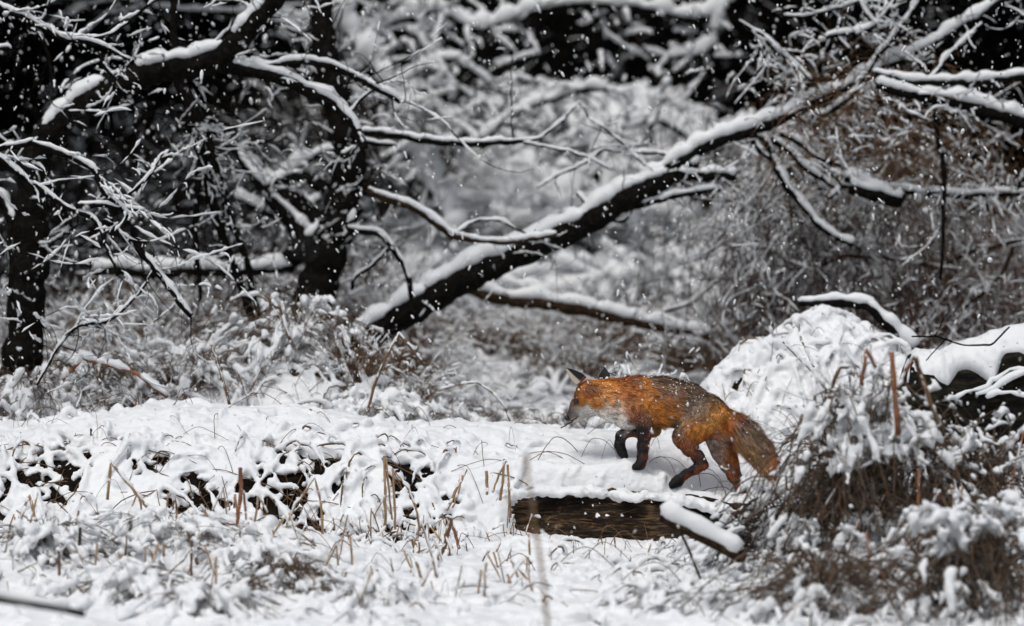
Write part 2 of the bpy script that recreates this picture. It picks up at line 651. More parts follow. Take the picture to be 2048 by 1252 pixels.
# fringe hanging over the edge of the fox's log
arcs(46, box(0.05, 1.0, -0.235, -0.17), hh=(0.0, 0.02), rs=(0.009, 0.020), L=(0.06, 0.22), ang=0.15, surf=lambda x, y: np.interp(x, [0.05, 0.3, 0.68, 1.0], [.205, .215, .175, .12]), sacc=None)
arcs(30, box(0.0, 0.95, -0.36, -0.28), hh=(0.0, 0.05), rs=(0.008, 0.016), L=(0.05, 0.22), ang=0.5)
nc = 1100
pc = np.stack([rng.uniform(-2.6, 0.1, nc), rng.uniform(-0.52, 0.15, nc)], -1)
cc = np.stack([pc[:, 0], pc[:, 1], G(pc[:, 0], pc[:, 1]) + 0.004], -1)
rc = rng.uniform(0.006, 0.017, nc)
dc = nrm(rng.normal(size=(nc, 3)) * np.array([1.4, 1, 0.6]))
tc_ = np.linspace(-1, 1, 5)[None, :, None]
snow.add(*tube(cc[:, None] + dc[:, None] * rc[:, None, None] * tc_ * rng.uniform(1, 2.4, (nc, 1, 1)), rc[:, None] * np.sqrt(1 - (tc_[..., 0] * 0.93) ** 2) * rng.uniform(0.7, 1.1, (nc, 5)), 7))
# gentle ribs below the closed snow
arcs(800, box(-2.7, 2.7, -2.9, -0.3), hh=(-0.01, 0.035), rs=(0.010, 0.02), L=(0.12, 0.5), surf=Ssurf, sacc=None, lift=-0.012)
arcs(260, box(-2.7, 0.9, -0.1, 0.6), hh=(-0.012, 0.012), rs=(0.008, 0.016), L=(0.08, 0.3), surf=Ssurf, sacc=None, lift=-0.014)
arcs(520, box(0.75, 2.3, 0.5, 2.2), hh=(-0.01, 0.09), rs=(0.008, 0.020), L=(0.12, 0.6), surf=Ssurf, lift=-0.012)
arcs(260, box(-2.7, 0.4, 1.0, 2.2), hh=(0.0, 0.14), rs=(0.008, 0.016), L=(0.12, 0.5), lift=0.02)
# round lumps of snow
nb = 900
pb = np.concatenate([sample_web(0.15)(nb - 200), box(0.8, 2.3, 0.7, 2.2)(200)])
zb = Ssurf(pb[:, 0], pb[:, 1])
zb = np.maximum(zb, G(pb[:, 0], pb[:, 1]) + 0.02)
rb = rng.uniform(0.012, 0.032, nb)
dirs = nrm(rng.normal(size=(nb, 3)) * np.array([1, 1, 0.3]))
ends = np.stack([pb[:, 0], pb[:, 1], zb], -1)
tt = np.linspace(-1, 1, 7)[None, :, None]
Pn = ends[:, None] + dirs[:, None] * rb[:, None, None] * tt * 1.1
Rn = rb[:, None] * np.sqrt(np.clip(1 - (tt[..., 0] * 0.97) ** 2, 0, 1)) * np.ones((nb, 1))
Vq, Fq = tube(Pn, Rn, 8)
snow.add(Vq, Fq)

me = snow.mesh('snow_raw', SNOW)
raw = bpy.data.objects.new('snow_raw', me)
SC.collection.objects.link(raw)
md = raw.modifiers.new('r', 'REMESH')
md.mode = 'VOXEL'
md.voxel_size = 0.0085
md.use_smooth_shade = True
md2 = raw.modifiers.new('s', 'SMOOTH')
md2.factor = 0.6
md2.iterations = 2
dg = bpy.context.evaluated_depsgraph_get()
ev = raw.evaluated_get(dg)
me2 = bpy.data.meshes.new_from_object(ev)
bpy.data.objects.remove(raw)
nv = len(me2.vertices)
co = np.empty(nv * 3, np.float32)
me2.vertices.foreach_get('co', co)
co = co.reshape(-1, 3).astype(float)
no = np.empty(nv * 3, np.float32)
me2.vertices.foreach_get('normal', no)
no = no.reshape(-1, 3)
fq = np.empty(len(me2.polygons) * 4, np.int32)
if len(me2.loops) == len(fq):
    me2.loops.foreach_get('vertex_index', fq)
    fq = fq.reshape(-1, 4)
    # drop everything lying below the litter
    below = co[:, 2] < G(co[:, 0], co[:, 1]) - 0.02
    keep = ~below[fq].all(1)
    fq = fq[keep]
    co = co + no * ((vn3(co, 55.0) - 0.5) * 0.007 + (vn3(co, 120.0, 3) - 0.5) * 0.004)[:, None]
    used = np.unique(fq)
    rm = np.zeros(nv, np.int32)
    rm[used] = np.arange(len(used))
    me3 = mesh_np('snow_cover', co[used], rm[fq], SNOW)
    print('near snow quads', len(fq))
else:
    me3 = me2
link('snow_cover', me3, kind='structure')
link('matted_grass_stems', stems_b.mesh('matted_grass_stems', STEM), kind='stuff', label='brown matted stems under the snow', category='dead grass')

# ------------------------------------------------------------------ logs
def log_mesh(pts, name, mats, nk=220, ns=90, ridge=0.012, seed=0, f=14, ragged=0.0):
    c = catmull(pts, nk)
    C, R = c[:, :3], c[:, 3]
    T = nrm(np.gradient(C, axis=0))
    S = nrm(np.cross(T, np.array([0, 0, 1.])))
    U = np.cross(S, T)
    ang = np.linspace(0, 2 * math.pi, ns, endpoint=False)
    s = np.linspace(0, 1, nk) * np.linalg.norm(C[-1] - C[0])
    q3 = np.stack([np.cos(ang)[None] * R[:, None] + 0 * s[:, None], np.sin(ang)[None] * R[:, None] + 0 * s[:, None], s[:, None] * 0.22 + 0 * ang[None]], -1)
    n = 1 - np.abs(2 * vn3(q3, 1.0 / 0.035, seed) - 1) * 1.3
    n2 = 1 - np.abs(2 * vn3(q3, 1.0 / 0.014, seed + 2) - 1)
    big = vn3(q3 * np.array([1, 1, 3.0]), 5.0, seed + 5) - 0.5
    rr = R[:, None] * (1 + 0.35 * big) + ridge * (n + 0.45 * n2)
    if ragged:
        e = ragged * vn3(q3, 18.0, seed + 7)
    V = C[:, None] + S[:, None] * (np.cos(ang)[None, :, None] * rr[..., None]) + U[:, None] * (np.sin(ang)[None, :, None] * rr[..., None])
    if ragged:
        V[:3] -= T[:3, None] * e[:3, :, None]
        V[-3:] += T[-3:, None] * e[-3:, :, None]
    i = np.arange(nk * ns).reshape(nk, ns)
    q = np.stack([i[:-1], np.roll(i, -1, 1)[:-1], np.roll(i, -1, 1)[1:], i[1:]], -1).reshape(-1, 4)
    Vf = V.reshape(-1, 3)
    c0, c1 = len(Vf), len(Vf) + 1
    Vf = np.vstack([Vf, C[0] + T[0] * 0.03, C[-1] - T[-1] * 0.03])
    tr = np.concatenate([np.stack([np.roll(i[0], -1), i[0], np.full(ns, c0)], -1), np.stack([i[-1], np.roll(i[-1], -1), np.full(ns, c1)], -1)])
    return mesh_np(name, Vf, [q, tr], mats), C, R, T, S, U


def cap_snow(C, R, T, h, name, parent, lo=0.75, seed=0, spread=1.15):
    """snow lying over the top of a trunk, ragged lower edges"""
    nk = len(C)
    ns = 48
    S = nrm(np.cross(T, np.array([0, 0, 1.])))
    U = nrm(np.cross(S, T))
    a = np.linspace(-1, 1, ns)
    s = np.linspace(0, 1, nk) * np.linalg.norm(C[-1] - C[0])
    eL = spread * (0.55 + 0.9 * vn(s * 9, s * 0, seed)) * 1.05
    eR = spread * (0.55 + 0.9 * vn(s * 9, s * 0 + 5, seed)) * 1.05
    th = np.where(a[None] < 0, a[None] * eL[:, None], a[None] * eR[:, None])
    hh = h * (0.7 + 0.6 * vn(s[:, None] * 7 + 0 * th, th * 2, seed + 1)) * (np.clip(1 - np.abs(a[None]) ** 3, 0, 1)) ** 0.5
    hh = hh + 0.25 * h * (vn(s[:, None] * 40 + 0 * th, th * 9, seed + 2) - 0.5) * (np.abs(a[None]) < 0.97)
    end = np.clip(np.minimum(np.arange(nk), nk - 1 - np.arange(nk)) / 3.0, 0, 1)[:, None] ** 0.5
    rr = (R[:, None] + hh * end - 0.004)
    V = C[:, None] + S[:, None] * (np.sin(th) * rr)[..., None] + U[:, None] * (np.cos(th) * rr)[..., None]
    Vi = C[:, None] + S[:, None] * (np.sin(th) * (R[:, None] * 0.8))[..., None] + U[:, None] * (np.cos(th) * (R[:, None] * 0.8))[..., None]
    i = np.arange(nk * ns).reshape(nk, ns)
    q = np.stack([i[:-1, :-1], i[:-1, 1:], i[1:, 1:], i[1:, :-1]], -1).reshape(-1, 4)
    m = nk * ns
    rim = np.concatenate([i[:, 0], i[-1, 1:], i[::-1, -1][1:], i[0, ::-1][1:-1]])
    rn_ = np.roll(rim, -1)
    qs_ = np.stack([rim, rn_, rn_ + m, rim + m], -1)
    return link(name, mesh_np(name, np.vstack([V.reshape(-1, 3), Vi.reshape(-1, 3)]), [np.concatenate([q, qs_])], SNOW), parent)


def ledges(C, R, T, n, name, parent, a0, a1, L=(0.1, 0.4), r=(0.006, 0.014), side=-1):
    """strips of snow caught in furrows of the bark on the camera side"""
    S = nrm(np.cross(T, np.array([0, 0, 1.])))
    U = nrm(np.cross(S, T))
    if S[:, 1].mean() * side < 0:
        S = -S
    A = Acc()
    nk = len(C)
    LL = np.linalg.norm(C[-1] - C[0])
    for _ in range(n):
        l = rng.uniform(*L)
        k = max(4, int(l / LL * nk))
        s0 = rng.integers(0, max(1, nk - k))
        idx = np.linspace(s0, min(s0 + k, nk - 1), 14).astype(int)
        th = rng.uniform(a0, a1) + rng.normal(0, 0.25) * np.linspace(-1, 1, 14) + np.cumsum(rng.normal(0, 0.05, 14))
        rr = R[idx] + 0.004
        p = C[idx] + S[idx] * (np.sin(th) * rr)[:, None] + U[idx] * (np.cos(th) * rr)[:, None]
        p = p + rng.normal(0, 0.003, p.shape)
        rad = rng.uniform(*r) * (0.4 + 1.0 * smooth_rand(1, 14, 1)[0])
        rad[0] *= 0.4
        rad[-1] *= 0.4
        v, f = tube(p[None], rad[None], 7)
        A.add(v, f)
    o = link(name, A.mesh(name, SNOW), parent, kind='stuff')
    return o


def PP(u, v, Y, r):
    return [*P(u, v, Y), r]


t = thing('fallen_log', 'rotting brown log under thick snow that the fox is stepping along', 'log')
pts = [PP(1048, 1046, -0.07, 0.085), PP(1100, 1048, -0.06, 0.125), PP(1200, 1052, -0.05, 0.145), PP(1330, 1062, -0.05, 0.145), PP(1430, 1070, -0.05, 0.135), PP(1560, 1085, -0.04, 0.12)]
me, C, R, T, S, U = log_mesh(pts, 'trunk', LOGB, seed=1, ragged=0.16, ridge=0.028)
link('trunk', me, t)
ledges(C, R, T, 7, 'snow_ledge', t, 0.9, 1.5, L=(0.05, 0.25), r=(0.008, 0.016))
# slivers of torn wood
A = Acc()
for _ in range(60):
    k = rng.integers(5, 200)
    th = rng.uniform(0.7, 2.3)
    rr = R[k] + 0.012
    Sx = S[k] if S[k][1] < 0 else -S[k]
    Ux = nrm(np.cross(Sx, T[k]))
    Ux = Ux if Ux[2] > 0 else -Ux
    p = C[k] + Sx * math.sin(th) * rr + Ux * math.cos(th) * rr
    d = T[k] * rng.choice([-1, 1]) + Sx * rng.uniform(0.0, 0.15) + Ux * rng.normal(0, 0.12)
    L = rng.uniform(0.03, 0.14)
    tt = np.linspace(0, 1, 5)[:, None]
    q_ = p + d * L * tt
    v, f = tube(q_[None], np.linspace(0.002, 0.0007, 5)[None], 4)
    A.add(v, f)
link('wood_sliver', A.mesh('wood_sliver', STEM), t, kind='stuff')

t = thing('fallen_log', 'short piece of brown rotten log showing under snow behind the broken reeds', 'log')
pts = [PP(690, 1000, 0.02, 0.07), PP(760, 1003, 0.0, 0.09), PP(850, 1000, -0.02, 0.095), PP(930, 992, -0.02, 0.08), PP(980, 985, 0.0, 0.05)]
me, C, R, T, S, U = log_mesh(pts, 'trunk', LOGB, nk=120, ns=60, seed=3, ragged=0.05)
link('trunk', me, t)
ledges(C, R, T, 14, 'snow_ledge', t, 0.3, 1.6, L=(0.04, 0.16), r=(0.010, 0.02))

t = thing('fallen_log', 'thick black mossy trunk with deep snow on top, lying at the right edge', 'log')
pts = [PP(1800, 800, 0.95, 0.17), PP(1880, 815, 0.95, 0.195), PP(1960, 803, 0.95, 0.215), PP(2060, 785, 0.95, 0.235), PP(2300, 740, 0.95, 0.26), PP(2500, 700, 0.95, 0.27)]
me, C, R, T, S, U = log_mesh(pts, 'trunk', LOGD, nk=240, ns=100, seed=8, ridge=0.022)
link('trunk', me, t)
cap_snow(C, R + 0.012, T, 0.06, 'snow_cover', t, seed=4, spread=0.78)
ledges(C, R + 0.016, T, 6, 'snow_ledge', t, 0.85, 1.5, L=(0.2, 0.7), r=(0.008, 0.018))

t = thing('fallen_log', 'blurred dark log under snow at the lower left corner', 'log')
pts = [PP(-300, 1175, -4.2, 0.007), PP(-60, 1190, -4.2, 0.007), PP(40, 1203, -4.2, 0.006), PP(110, 1215, -4.2, 0.005), PP(170, 1228, -4.2, 0.006)]
me, C, R, T, S, U = log_mesh(pts, 'trunk', BARK, nk=60, ns=30, seed=9, ridge=0.006)
link('trunk', me, t)
v, f = snow_on(C[None, ::5], R[None, ::5] + 0.004, 0.045, cover=1.0, sides=12, w=4, even=True, slope_min=0)
link('snow_cover', mesh_np('snow_cover', v, f, SNOW), t)

t = thing('broken_branch', 'broken snow-capped branch stump pointing up-left in front of the log', 'branch')
pts = [PP(1322, 1032, -1.95, 0.018), PP(1350, 1046, -1.95, 0.021), PP(1400, 1070, -1.95, 0.022), PP(1450, 1096, -1.95, 0.021), PP(1490, 1118, -1.95, 0.018)]
me, C, R, T, S, U = log_mesh(pts, 'trunk', BARKB, nk=60, ns=30, seed=12, ridge=0.005)
link('branch', me, t)
v, f = snow_on(C[None, ::5], R[None, ::5] + 0.003, 0.056, cover=1.0, sides=16, w=4, even=True, slope_min=0)
link('snow_cover', mesh_np('snow_cover', v, f, SNOW), t)
a = np.array([[PP(1352, 1045, -1.95, 0)[:3], PP(1378, 1100, -1.95, 0)[:3], PP(1402, 1160, -1.95, 0)[:3], PP(1425, 1240, -1.95, 0)[:3]]])
v, f = tube(a, np.array([[.006, .006, .005, .004]]), 6)
link('prop_stem', mesh_np('prop_stem', v, f, BARKB), t)

# ------------------------------------------------------------------ trees and limbs
def limb_pts(l, Y, n=None, wig=0.006, dy=0.0):
    """l: [(u,v,r_px),...]"""
    k = pxm(Y)
    a = []
    for j, (u, v, r) in enumerate(l):
        yy = Y + dy * j / max(1, len(l) - 1)
        a.append([*P(u, v, yy), r / k])
    L = sum(np.linalg.norm(np.array(a[j + 1][:3]) - np.array(a[j][:3])) for j in range(len(a) - 1))
    if n is None:
        n = int(np.clip(L / 0.018, 12, 160))
    c = catmull(a, n)
    s = np.linspace(0, L, n)
    o = rng.random(3) * 50
    for ax in range(3):
        c[:, ax] += (vn(s * 9 + o[ax], s * 0 + ax) - 0.5) * wig * 2.5 + (vn(s * 28 + o[ax], s * 0 + ax) - 0.5) * wig
    c[:, 3] = np.maximum(c[:, 3], 0.0015)
    return c


def grow(parents, n, L, r, K=12, spread=0.6, fwd=0.9, droop=0.15, lo=0.1, jag=0.35, up=0.0):
    """curving twigs off a list of (P (k,3), R (k,)); returns arrays"""
    lens = np.array([len(p) for p, _ in parents], float)
    pi = rng.choice(len(parents), n, p=lens / lens.sum())
    p0 = np.empty((n, 3))
    td = np.empty((n, 3))
    for j in range(n):
        p, _r = parents[pi[j]]
        k = rng.integers(int(lo * len(p)), len(p))
        k2 = min(k + 1, len(p) - 1)
        p0[j] = p[k] + (p[k2] - p[k]) * rng.random() if k2 > k else p[k]
        td[j] = p[k2] - p[k2 - 1]
    d = nrm(td) * fwd + rng.normal(0, 1, (n, 3)) * spread * np.array([1, 0.7, 1])
    d[:, 2] += up
    d = nrm(d)
    l = (L[0] + (L[1] - L[0]) * rng.random(n) ** 1.7)[:, None] / (K - 1)
    curv = rng.normal(0, 1.0, (n, 3)) * jag * 0.55
    Pn = np.empty((n, K, 3))
    Pn[:, 0] = p0
    for m in range(1, K):
        curv = curv * 0.9 + rng.normal(0, 0.12, (n, 3)) * jag * 2
        d = d + curv + rng.normal(0, 0.10, (n, 3))
        d[:, 2] -= droop * 0.2
        d = nrm(d)
        Pn[:, m] = Pn[:, m - 1] + d * l
    R = np.linspace(1, 0.3, K)[None] * rng.uniform(*r, n)[:, None]
    return Pn, R


def tree(name, label, cat, limbs, Y, barkm=BARK, h=0.022, cover=0.85, tw=(0, (0.1, 0.4), (0.002, 0.004)), tw2=(0, (0.05, 0.2), (0.001, 0.002)), droop=0.15, group=None, twh=0.009, first='trunk', dy=0.0, sides=12, twc=0.85, up=0.0, smin=0.2, patch=0.45):
    t = thing(name, label, cat, group)
    par = []
    SA = Acc()
    for j, l in enumerate(limbs):
        c = limb_pts(l, Y, dy=dy)
        rj = c[:, 3] * (1 + 0.22 * (vn(np.arange(len(c)) * 0.35, np.full(len(c), j * 7.7)) - 0.5))
        v, f = tube(c[None, :, :3], rj[None], sides)
        vv = v.copy()
        v = vv + (np.random.default_rng(j).random(vv.shape) - 0.5) * np.minimum(0.004, rj.mean() * 0.25)
        link(first if j == 0 else 'branch', mesh_np(first, v, f, barkm), t)
        par.append((c[:, :3], rj))
        hh = h * np.clip(rj.mean() / 0.02, 0.5, 1.5)
        v, f = snow_on(c[None, :, :3], rj[None], hh, cover=cover, sides=10, w=6, slope_min=smin, even=True)
        SA.add(v, f)
    TA = Acc()
    if tw[0]:
        Pn, Rn = grow(par, tw[0], tw[1], tw[2], droop=droop, up=up)
        v, f = tube(Pn, Rn, 4)
        TA.add(v, f)
        v, f = snow_on(Pn, Rn, twh, cover=twc, sides=6, w=1, slope_min=0.3, patch=patch)
        SA.add(v, f)
        if tw2[0]:
            P2, R2 = grow([(Pn[a], Rn[a]) for a in range(len(Pn))], tw2[0], tw2[1], tw2[2], K=7, droop=droop, up=up)
            v, f = tube(P2, R2, 3)
            TA.add(v, f)
            v, f = snow_on(P2, R2, twh * 0.7, cover=twc * 0.9, sides=5, w=1, slope_min=0.3, patch=patch)
            SA.add(v, f)
        link('twigs', TA.mesh('twigs', barkm), t, kind='stuff')
    link('snow_cover', SA.mesh('snow_cover', SNOW), t)
    return t


# A: dark arching tree on the left
tree('arching_tree', 'black arching tree at the left edge with snow along its curved trunk', 'tree', [
    [(45, 760, 40), (50, 640, 38), (60, 520, 36), (62, 400, 34), (80, 300, 32), (130, 235, 30), (210, 180, 28), (300, 140, 26), (390, 128, 28), (440, 108, 30), (490, 62, 26), (540, 10, 22), (575, -60, 20)],
    [(430, 125, 20), (500, 142, 15), (560, 158, 14), (610, 178, 14), (655, 203, 13), (690, 232, 11), (712, 262, 10), (728, 300, 9)],
    [(500, 138, 7), (560, 128, 7), (615, 125, 7), (670, 138, 7), (720, 160, 7), (765, 182, 7), (800, 205, 5)],
    [(60, 520, 14), (30, 450, 14), (-10, 380, 12), (-60, 300, 12)],
    [(700, 225, 4), (720, 200, 3.5), (745, 180, 3)],
    [(355, 130, 9), (352, 80, 8), (345, 20, 7), (340, -60, 6)]],
    1.9, h=0.022, tw=(80, (0.2, 0.9), (0.002, 0.0045)), tw2=(110, (0.08, 0.5), (0.001, 0.002)), twh=0.012)
tree('tangled_sapling', 'crooked snowy branches crossing in front of the arching tree', 'branch', [
    [(60, 285, 6), (120, 308, 6), (185, 342, 6), (212, 385, 5), (255, 430, 6), (275, 490, 7), (320, 555, 7), (385, 635, 6)],
    [(-30, 300, 7), (40, 345, 7), (90, 385, 6), (140, 415, 5), (190, 440, 5), (215, 500, 4), (232, 550, 3)],
    [(-30, 305, 6), (30, 290, 6), (65, 283, 6)],
    [(150, 415, 6), (230, 412, 5), (290, 425, 4)],
    [(255, 395, 3), (290, 360, 4), (310, 330, 3), (325, 310, 2)],
    [(70, 770, 3), (150, 655, 3), (220, 640, 3.5), (275, 590, 3), (310, 530, 2.5)],
    [(20, 430, 5), (20, 520, 4), (25, 600, 4), (60, 625, 5), (90, 655, 3)]],
    0.9, h=0.020, tw=(85, (0.15, 0.75), (0.0013, 0.003)), tw2=(120, (0.08, 0.4), (0.0008, 0.0016)), first='branch', twh=0.012)
tree('snowy_branch', 'straight snow-laden branch slanting down from the top left corner', 'branch', [
    [(-60, -20, 8), (20, 22, 7), (70, 45, 7), (120, 72, 6), (165, 82, 5), (215, 95, 4), (260, 120, 2)],
    [(80, 65, 4), (92, 100, 4), (100, 140, 4), (102, 200, 3)],
    [(165, 85, 4), (215, 70, 4), (235, 60, 3), (270, 30, 3), (320, -5, 3)],
    [(200, 100, 4), (205, 130, 5), (225, 150, 4), (240, 140, 3)],
    [(-20, 95, 5), (20, 98, 4), (22, 115, 3)]],
    1.2, h=0.022, tw=(55, (0.1, 0.5), (0.0015, 0.003)), tw2=(90, (0.05, 0.3), (0.0008, 0.0016)), first='branch', twh=0.012)
tree('woody_vine', 'pair of dark woody vines hanging down from the arching trunk', 'vine', [
    [(352, 120, 8), (362, 170, 9), (378, 220, 11), (400, 290, 12), (412, 350, 11), (430, 430, 10), (455, 500, 9), (490, 600, 9), (520, 660, 8)],
    [(360, 150, 5), (385, 200, 6), (415, 280, 8), (440, 360, 8), (455, 430, 7), (480, 480, 6), (500, 560, 6), (520, 640, 5)],
    [(395, 260, 7), (400, 340, 7), (392, 430, 6), (396, 520, 5), (400, 600, 4)],
    [(428, 295, 3), (465, 300, 3), (500, 288, 2.5), (550, 280, 1.5)],
    [(345, 200, 6), (340, 225, 7), (390, 260, 7)]],
    2.3, h=0.006, cover=0.4, tw=(150, (0.1, 0.5), (0.0015, 0.003)), tw2=(300, (0.06, 0.3), (0.001, 0.0018)), droop=0.5, first='stem', smin=0.45)
tree('dark_tree', 'broad black blurred trunk behind the leaning trunk, forking towards the top', 'tree', [
    [(600, 720, 40), (640, 560, 40), (680, 430, 38), (700, 320, 34), (680, 220, 30), (650, 120, 26), (640, 0, 22), (640, -120, 20)],
    [(620, 480, 28), (550, 400, 16), (520, 365, 12), (490, 330, 9), (470, 290, 8)],
    [(650, 380, 14), (600, 350, 12), (560, 362, 10), (530, 375, 9)],
    [(660, 460, 22), (590, 400, 18), (540, 380, 14)],
    [(580, 520, 22), (640, 470, 30), (700, 400, 30)]],
    3.6, h=0.02, cover=0.55, tw=(160, (0.15, 0.6), (0.003, 0.006)), tw2=(300, (0.08, 0.3), (0.0015, 0.003)))
# B: leaning trunk
tree('leaning_trunk', 'long black leaning trunk rising from the centre to the upper right under snow', 'tree', [
    [(690, 700, 30), (760, 655, 33), (850, 600, 34), (950, 545, 33), (1050, 500, 31), (1150, 455, 30), (1250, 395, 28), (1340, 350, 20), (1400, 330, 12)],
    [(1240, 400, 18), (1310, 355, 16), (1370, 312, 15), (1430, 285, 14), (1500, 262, 14), (1570, 232, 13), (1650, 195, 12), (1740, 150, 11), (1860, 90, 9), (1990, 10, 8), (2080, -60, 8)],
    [(1320, 350, 8), (1370, 320, 8), (1420, 288, 8), (1460, 275, 8), (1500, 270, 7), (1540, 285, 6)],
    [(1330, 358, 12), (1390, 352, 11), (1450, 352, 10), (1470, 358, 8)],
    [(1180, 440, 9), (1230, 420, 7), (1290, 405, 7), (1350, 390, 6), (1440, 378, 5)],
    [(1150, 390, 4), (1190, 420, 4), (1245, 445, 4), (1275, 405, 3), (1300, 370, 3)],
    [(1480, 235, 6), (1498, 270, 6), (1520, 300, 6), (1548, 325, 6)],
    [(1530, 285, 8), (1548, 325, 9), (1565, 360, 8), (1590, 395, 8), (1620, 430, 7), (1655, 462, 6), (1705, 492, 5)],
    [(1540, 275, 7), (1575, 300, 7), (1600, 330, 6), (1640, 352, 6), (1670, 375, 5)],
    [(1560, 270, 6), (1600, 290, 6), (1625, 310, 5), (1680, 330, 4)],
    [(1590, 320, 5), (1640, 340, 5), (1680, 370, 4), (1655, 400, 4)],
    [(1540, 275, 3), (1555, 250, 3), (1565, 225, 2)],
    [(1355, 330, 3), (1330, 310, 3), (1270, 303, 3), (1210, 300, 2.5), (1170, 325, 2.5), (1110, 355, 2), (1070, 375, 1.5)],
    [(1310, 350, 2.5), (1260, 300, 2.5), (1215, 262, 2), (1180, 235, 1.5)],
    [(1700, 375, 14), (1760, 392, 15), (1800, 402, 12), (1690, 355, 8)]],
    2.9, h=0.026, cover=0.92, smin=-0.05, tw=(110, (0.12, 0.5), (0.002, 0.0045)), tw2=(180, (0.06, 0.3), (0.0012, 0.0025)), droop=0.3)
tree('snowy_branch', 'straight thin branch with an even snow line, level across the middle', 'branch', [
    [(720, 263, 7), (790, 272, 7), (850, 283, 7), (920, 287, 6.5), (980, 288, 6), (1030, 285, 5), (1070, 278, 3), (1110, 255, 2.5), (1140, 225, 2), (1160, 205, 1.5)],
    [(722, 280, 5), (760, 288, 5), (795, 292, 4)],
    [(1050, 285, 2.5), (1100, 298, 2), (1160, 312, 2), (1220, 340, 1.5)],
    [(1024, 290, 1.5), (1022, 240, 1.5), (1025, 170, 1.5), (1024, 100, 1)]],
    2.6, h=0.022, cover=1.0, tw=(12, (0.1, 0.3), (0.0015, 0.0025)), first='branch')
tree('snowy_branch', 'wavy bare branch under snow dipping onto the leaning trunk', 'branch', [
    [(730, 378, 8), (775, 398, 8), (820, 412, 8), (845, 430, 7), (880, 455, 8), (915, 475, 7), (960, 480, 5), (1010, 486, 5), (1060, 480, 5), (1110, 468, 4)],
    [(915, 470, 3), (945, 448, 2.5), (975, 440, 2.5), (1010, 448, 2.5), (1050, 470, 2)]],
    2.5, barkm=BARKB, h=0.025, cover=0.95, tw=(14, (0.1, 0.3), (0.0015, 0.0025)), first='branch')
tree('snowy_branch', 'zigzag snowy branch bent downward left of the leaning trunk foot', 'branch', [
    [(712, 420, 5), (695, 458, 6), (735, 466, 7), (765, 470, 7), (790, 500, 6), (808, 535, 6), (822, 580, 5), (826, 645, 4)],
    [(780, 495, 4), (750, 525, 4), (712, 552, 4), (706, 578, 3)]],
    2.4, h=0.020, cover=1.0, smin=0.05, tw=(8, (0.1, 0.25), (0.0015, 0.0025)), first='branch')
tree('fallen_branch', 'dark straight fallen branch with a snow strip, behind and above the fox', 'branch', [
    [(935, 578, 12), (990, 592, 14), (1060, 602, 14), (1140, 614, 14), (1220, 630, 13), (1290, 645, 12), (1350, 657, 10), (1420, 672, 9)],
    [(1290, 640, 4), (1330, 625, 4), (1380, 605, 3), (1440, 560, 3)]],
    3.8, barkm=BARKB, h=0.028, cover=0.95, tw=(16, (0.1, 0.4), (0.002, 0.003)), first='branch')
tree('snowy_branch', 'twin branches reaching in from the right edge, both topped with snow', 'branch', [
    [(1745, 150, 8), (1800, 160, 9), (1860, 167, 9), (1920, 166, 8), (1980, 160, 8), (2050, 155, 9), (2200, 150, 9)],
    [(1750, 168, 9), (1820, 185, 11), (1900, 200, 13), (1970, 220, 15), (2050, 245, 16), (2200, 290, 18)],
    [(1860, 165, 5), (1880, 140, 5), (1905, 105, 5), (1935, 75, 4), (1965, 48, 3)],
    [(1858, 165, 4), (1850, 145, 3.5), (1835, 125, 3), (1810, 115, 3)],
    [(1868, 175, 5), (1872, 230, 5), (1880, 300, 5), (1888, 380, 5), (1885, 450, 4), (1882, 560, 3)]],
    2.6, h=0.028, cover=1.0, tw=(50, (0.12, 0.5), (0.002, 0.003)), tw2=(90, (0.06, 0.25), (0.0012, 0.002)), droop=0.5, first='branch')
tree('snowy_branch', 'level dark branch crossing the right edge above the pale clearing', 'branch', [
    [(1640, 375, 6), (1700, 372, 6), (1760, 380, 6), (1850, 385, 7), (1930, 390, 7), (2000, 390, 7), (2050, 385, 6), (2150, 370, 6)],
    [(2030, 392, 5), (2042, 360, 5), (2060, 320, 5)],
    [(1930, 392, 3), (1960, 405, 2.5), (1935, 425, 2)]],
    3.3, h=0.026, cover=0.9, tw=(60, (0.12, 0.4), (0.0015, 0.003)), droop=0.5, first='branch')
tree('snowy_branch', 'upright forked snowy branches at the top right above the vine tangle', 'branch', [
    [(1640, 230, 6), (1700, 190, 6), (1750, 118, 6), (1785, 75, 6), (1810, 40, 5), (1850, -20, 5)],
    [(1650, 78, 5), (1690, 70, 5), (1735, 60, 5), (1765, 35, 5), (1790, 0, 5), (1800, -40, 4)],
    [(1715, -10, 4), (1735, 30, 5), (1755, 45, 5)],
    [(1565, 35, 4), (1620, 30, 4), (1680, 15, 3), (1720, 0, 3)],
    [(1480, 40, 2.5), (1530, 75, 2.5), (1590, 130, 3), (1620, 165, 3)]],
    2.8, h=0.026, cover=0.95, smin=0.1, tw=(90, (0.1, 0.5), (0.0015, 0.003)), tw2=(160, (0.06, 0.25), (0.001, 0.002)), droop=0.35, first='branch')
tree('thin_branch', 'thin dark wavy branch low across the right-hand brush', 'branch', [
    [(1640, 528, 3), (1690, 515, 4), (1760, 514, 4), (1830, 525, 4), (1880, 532, 4), (1930, 510, 4), (1990, 492, 5), (2100, 475, 5)],
    [(2030, 495, 4), (1995, 560, 4), (1940, 610, 4), (1900, 640, 3)]],
    3.4, barkm=BARKB, h=0.006, cover=0.5, tw=(40, (0.12, 0.4), (0.0015, 0.003)), droop=0.2, first='branch')
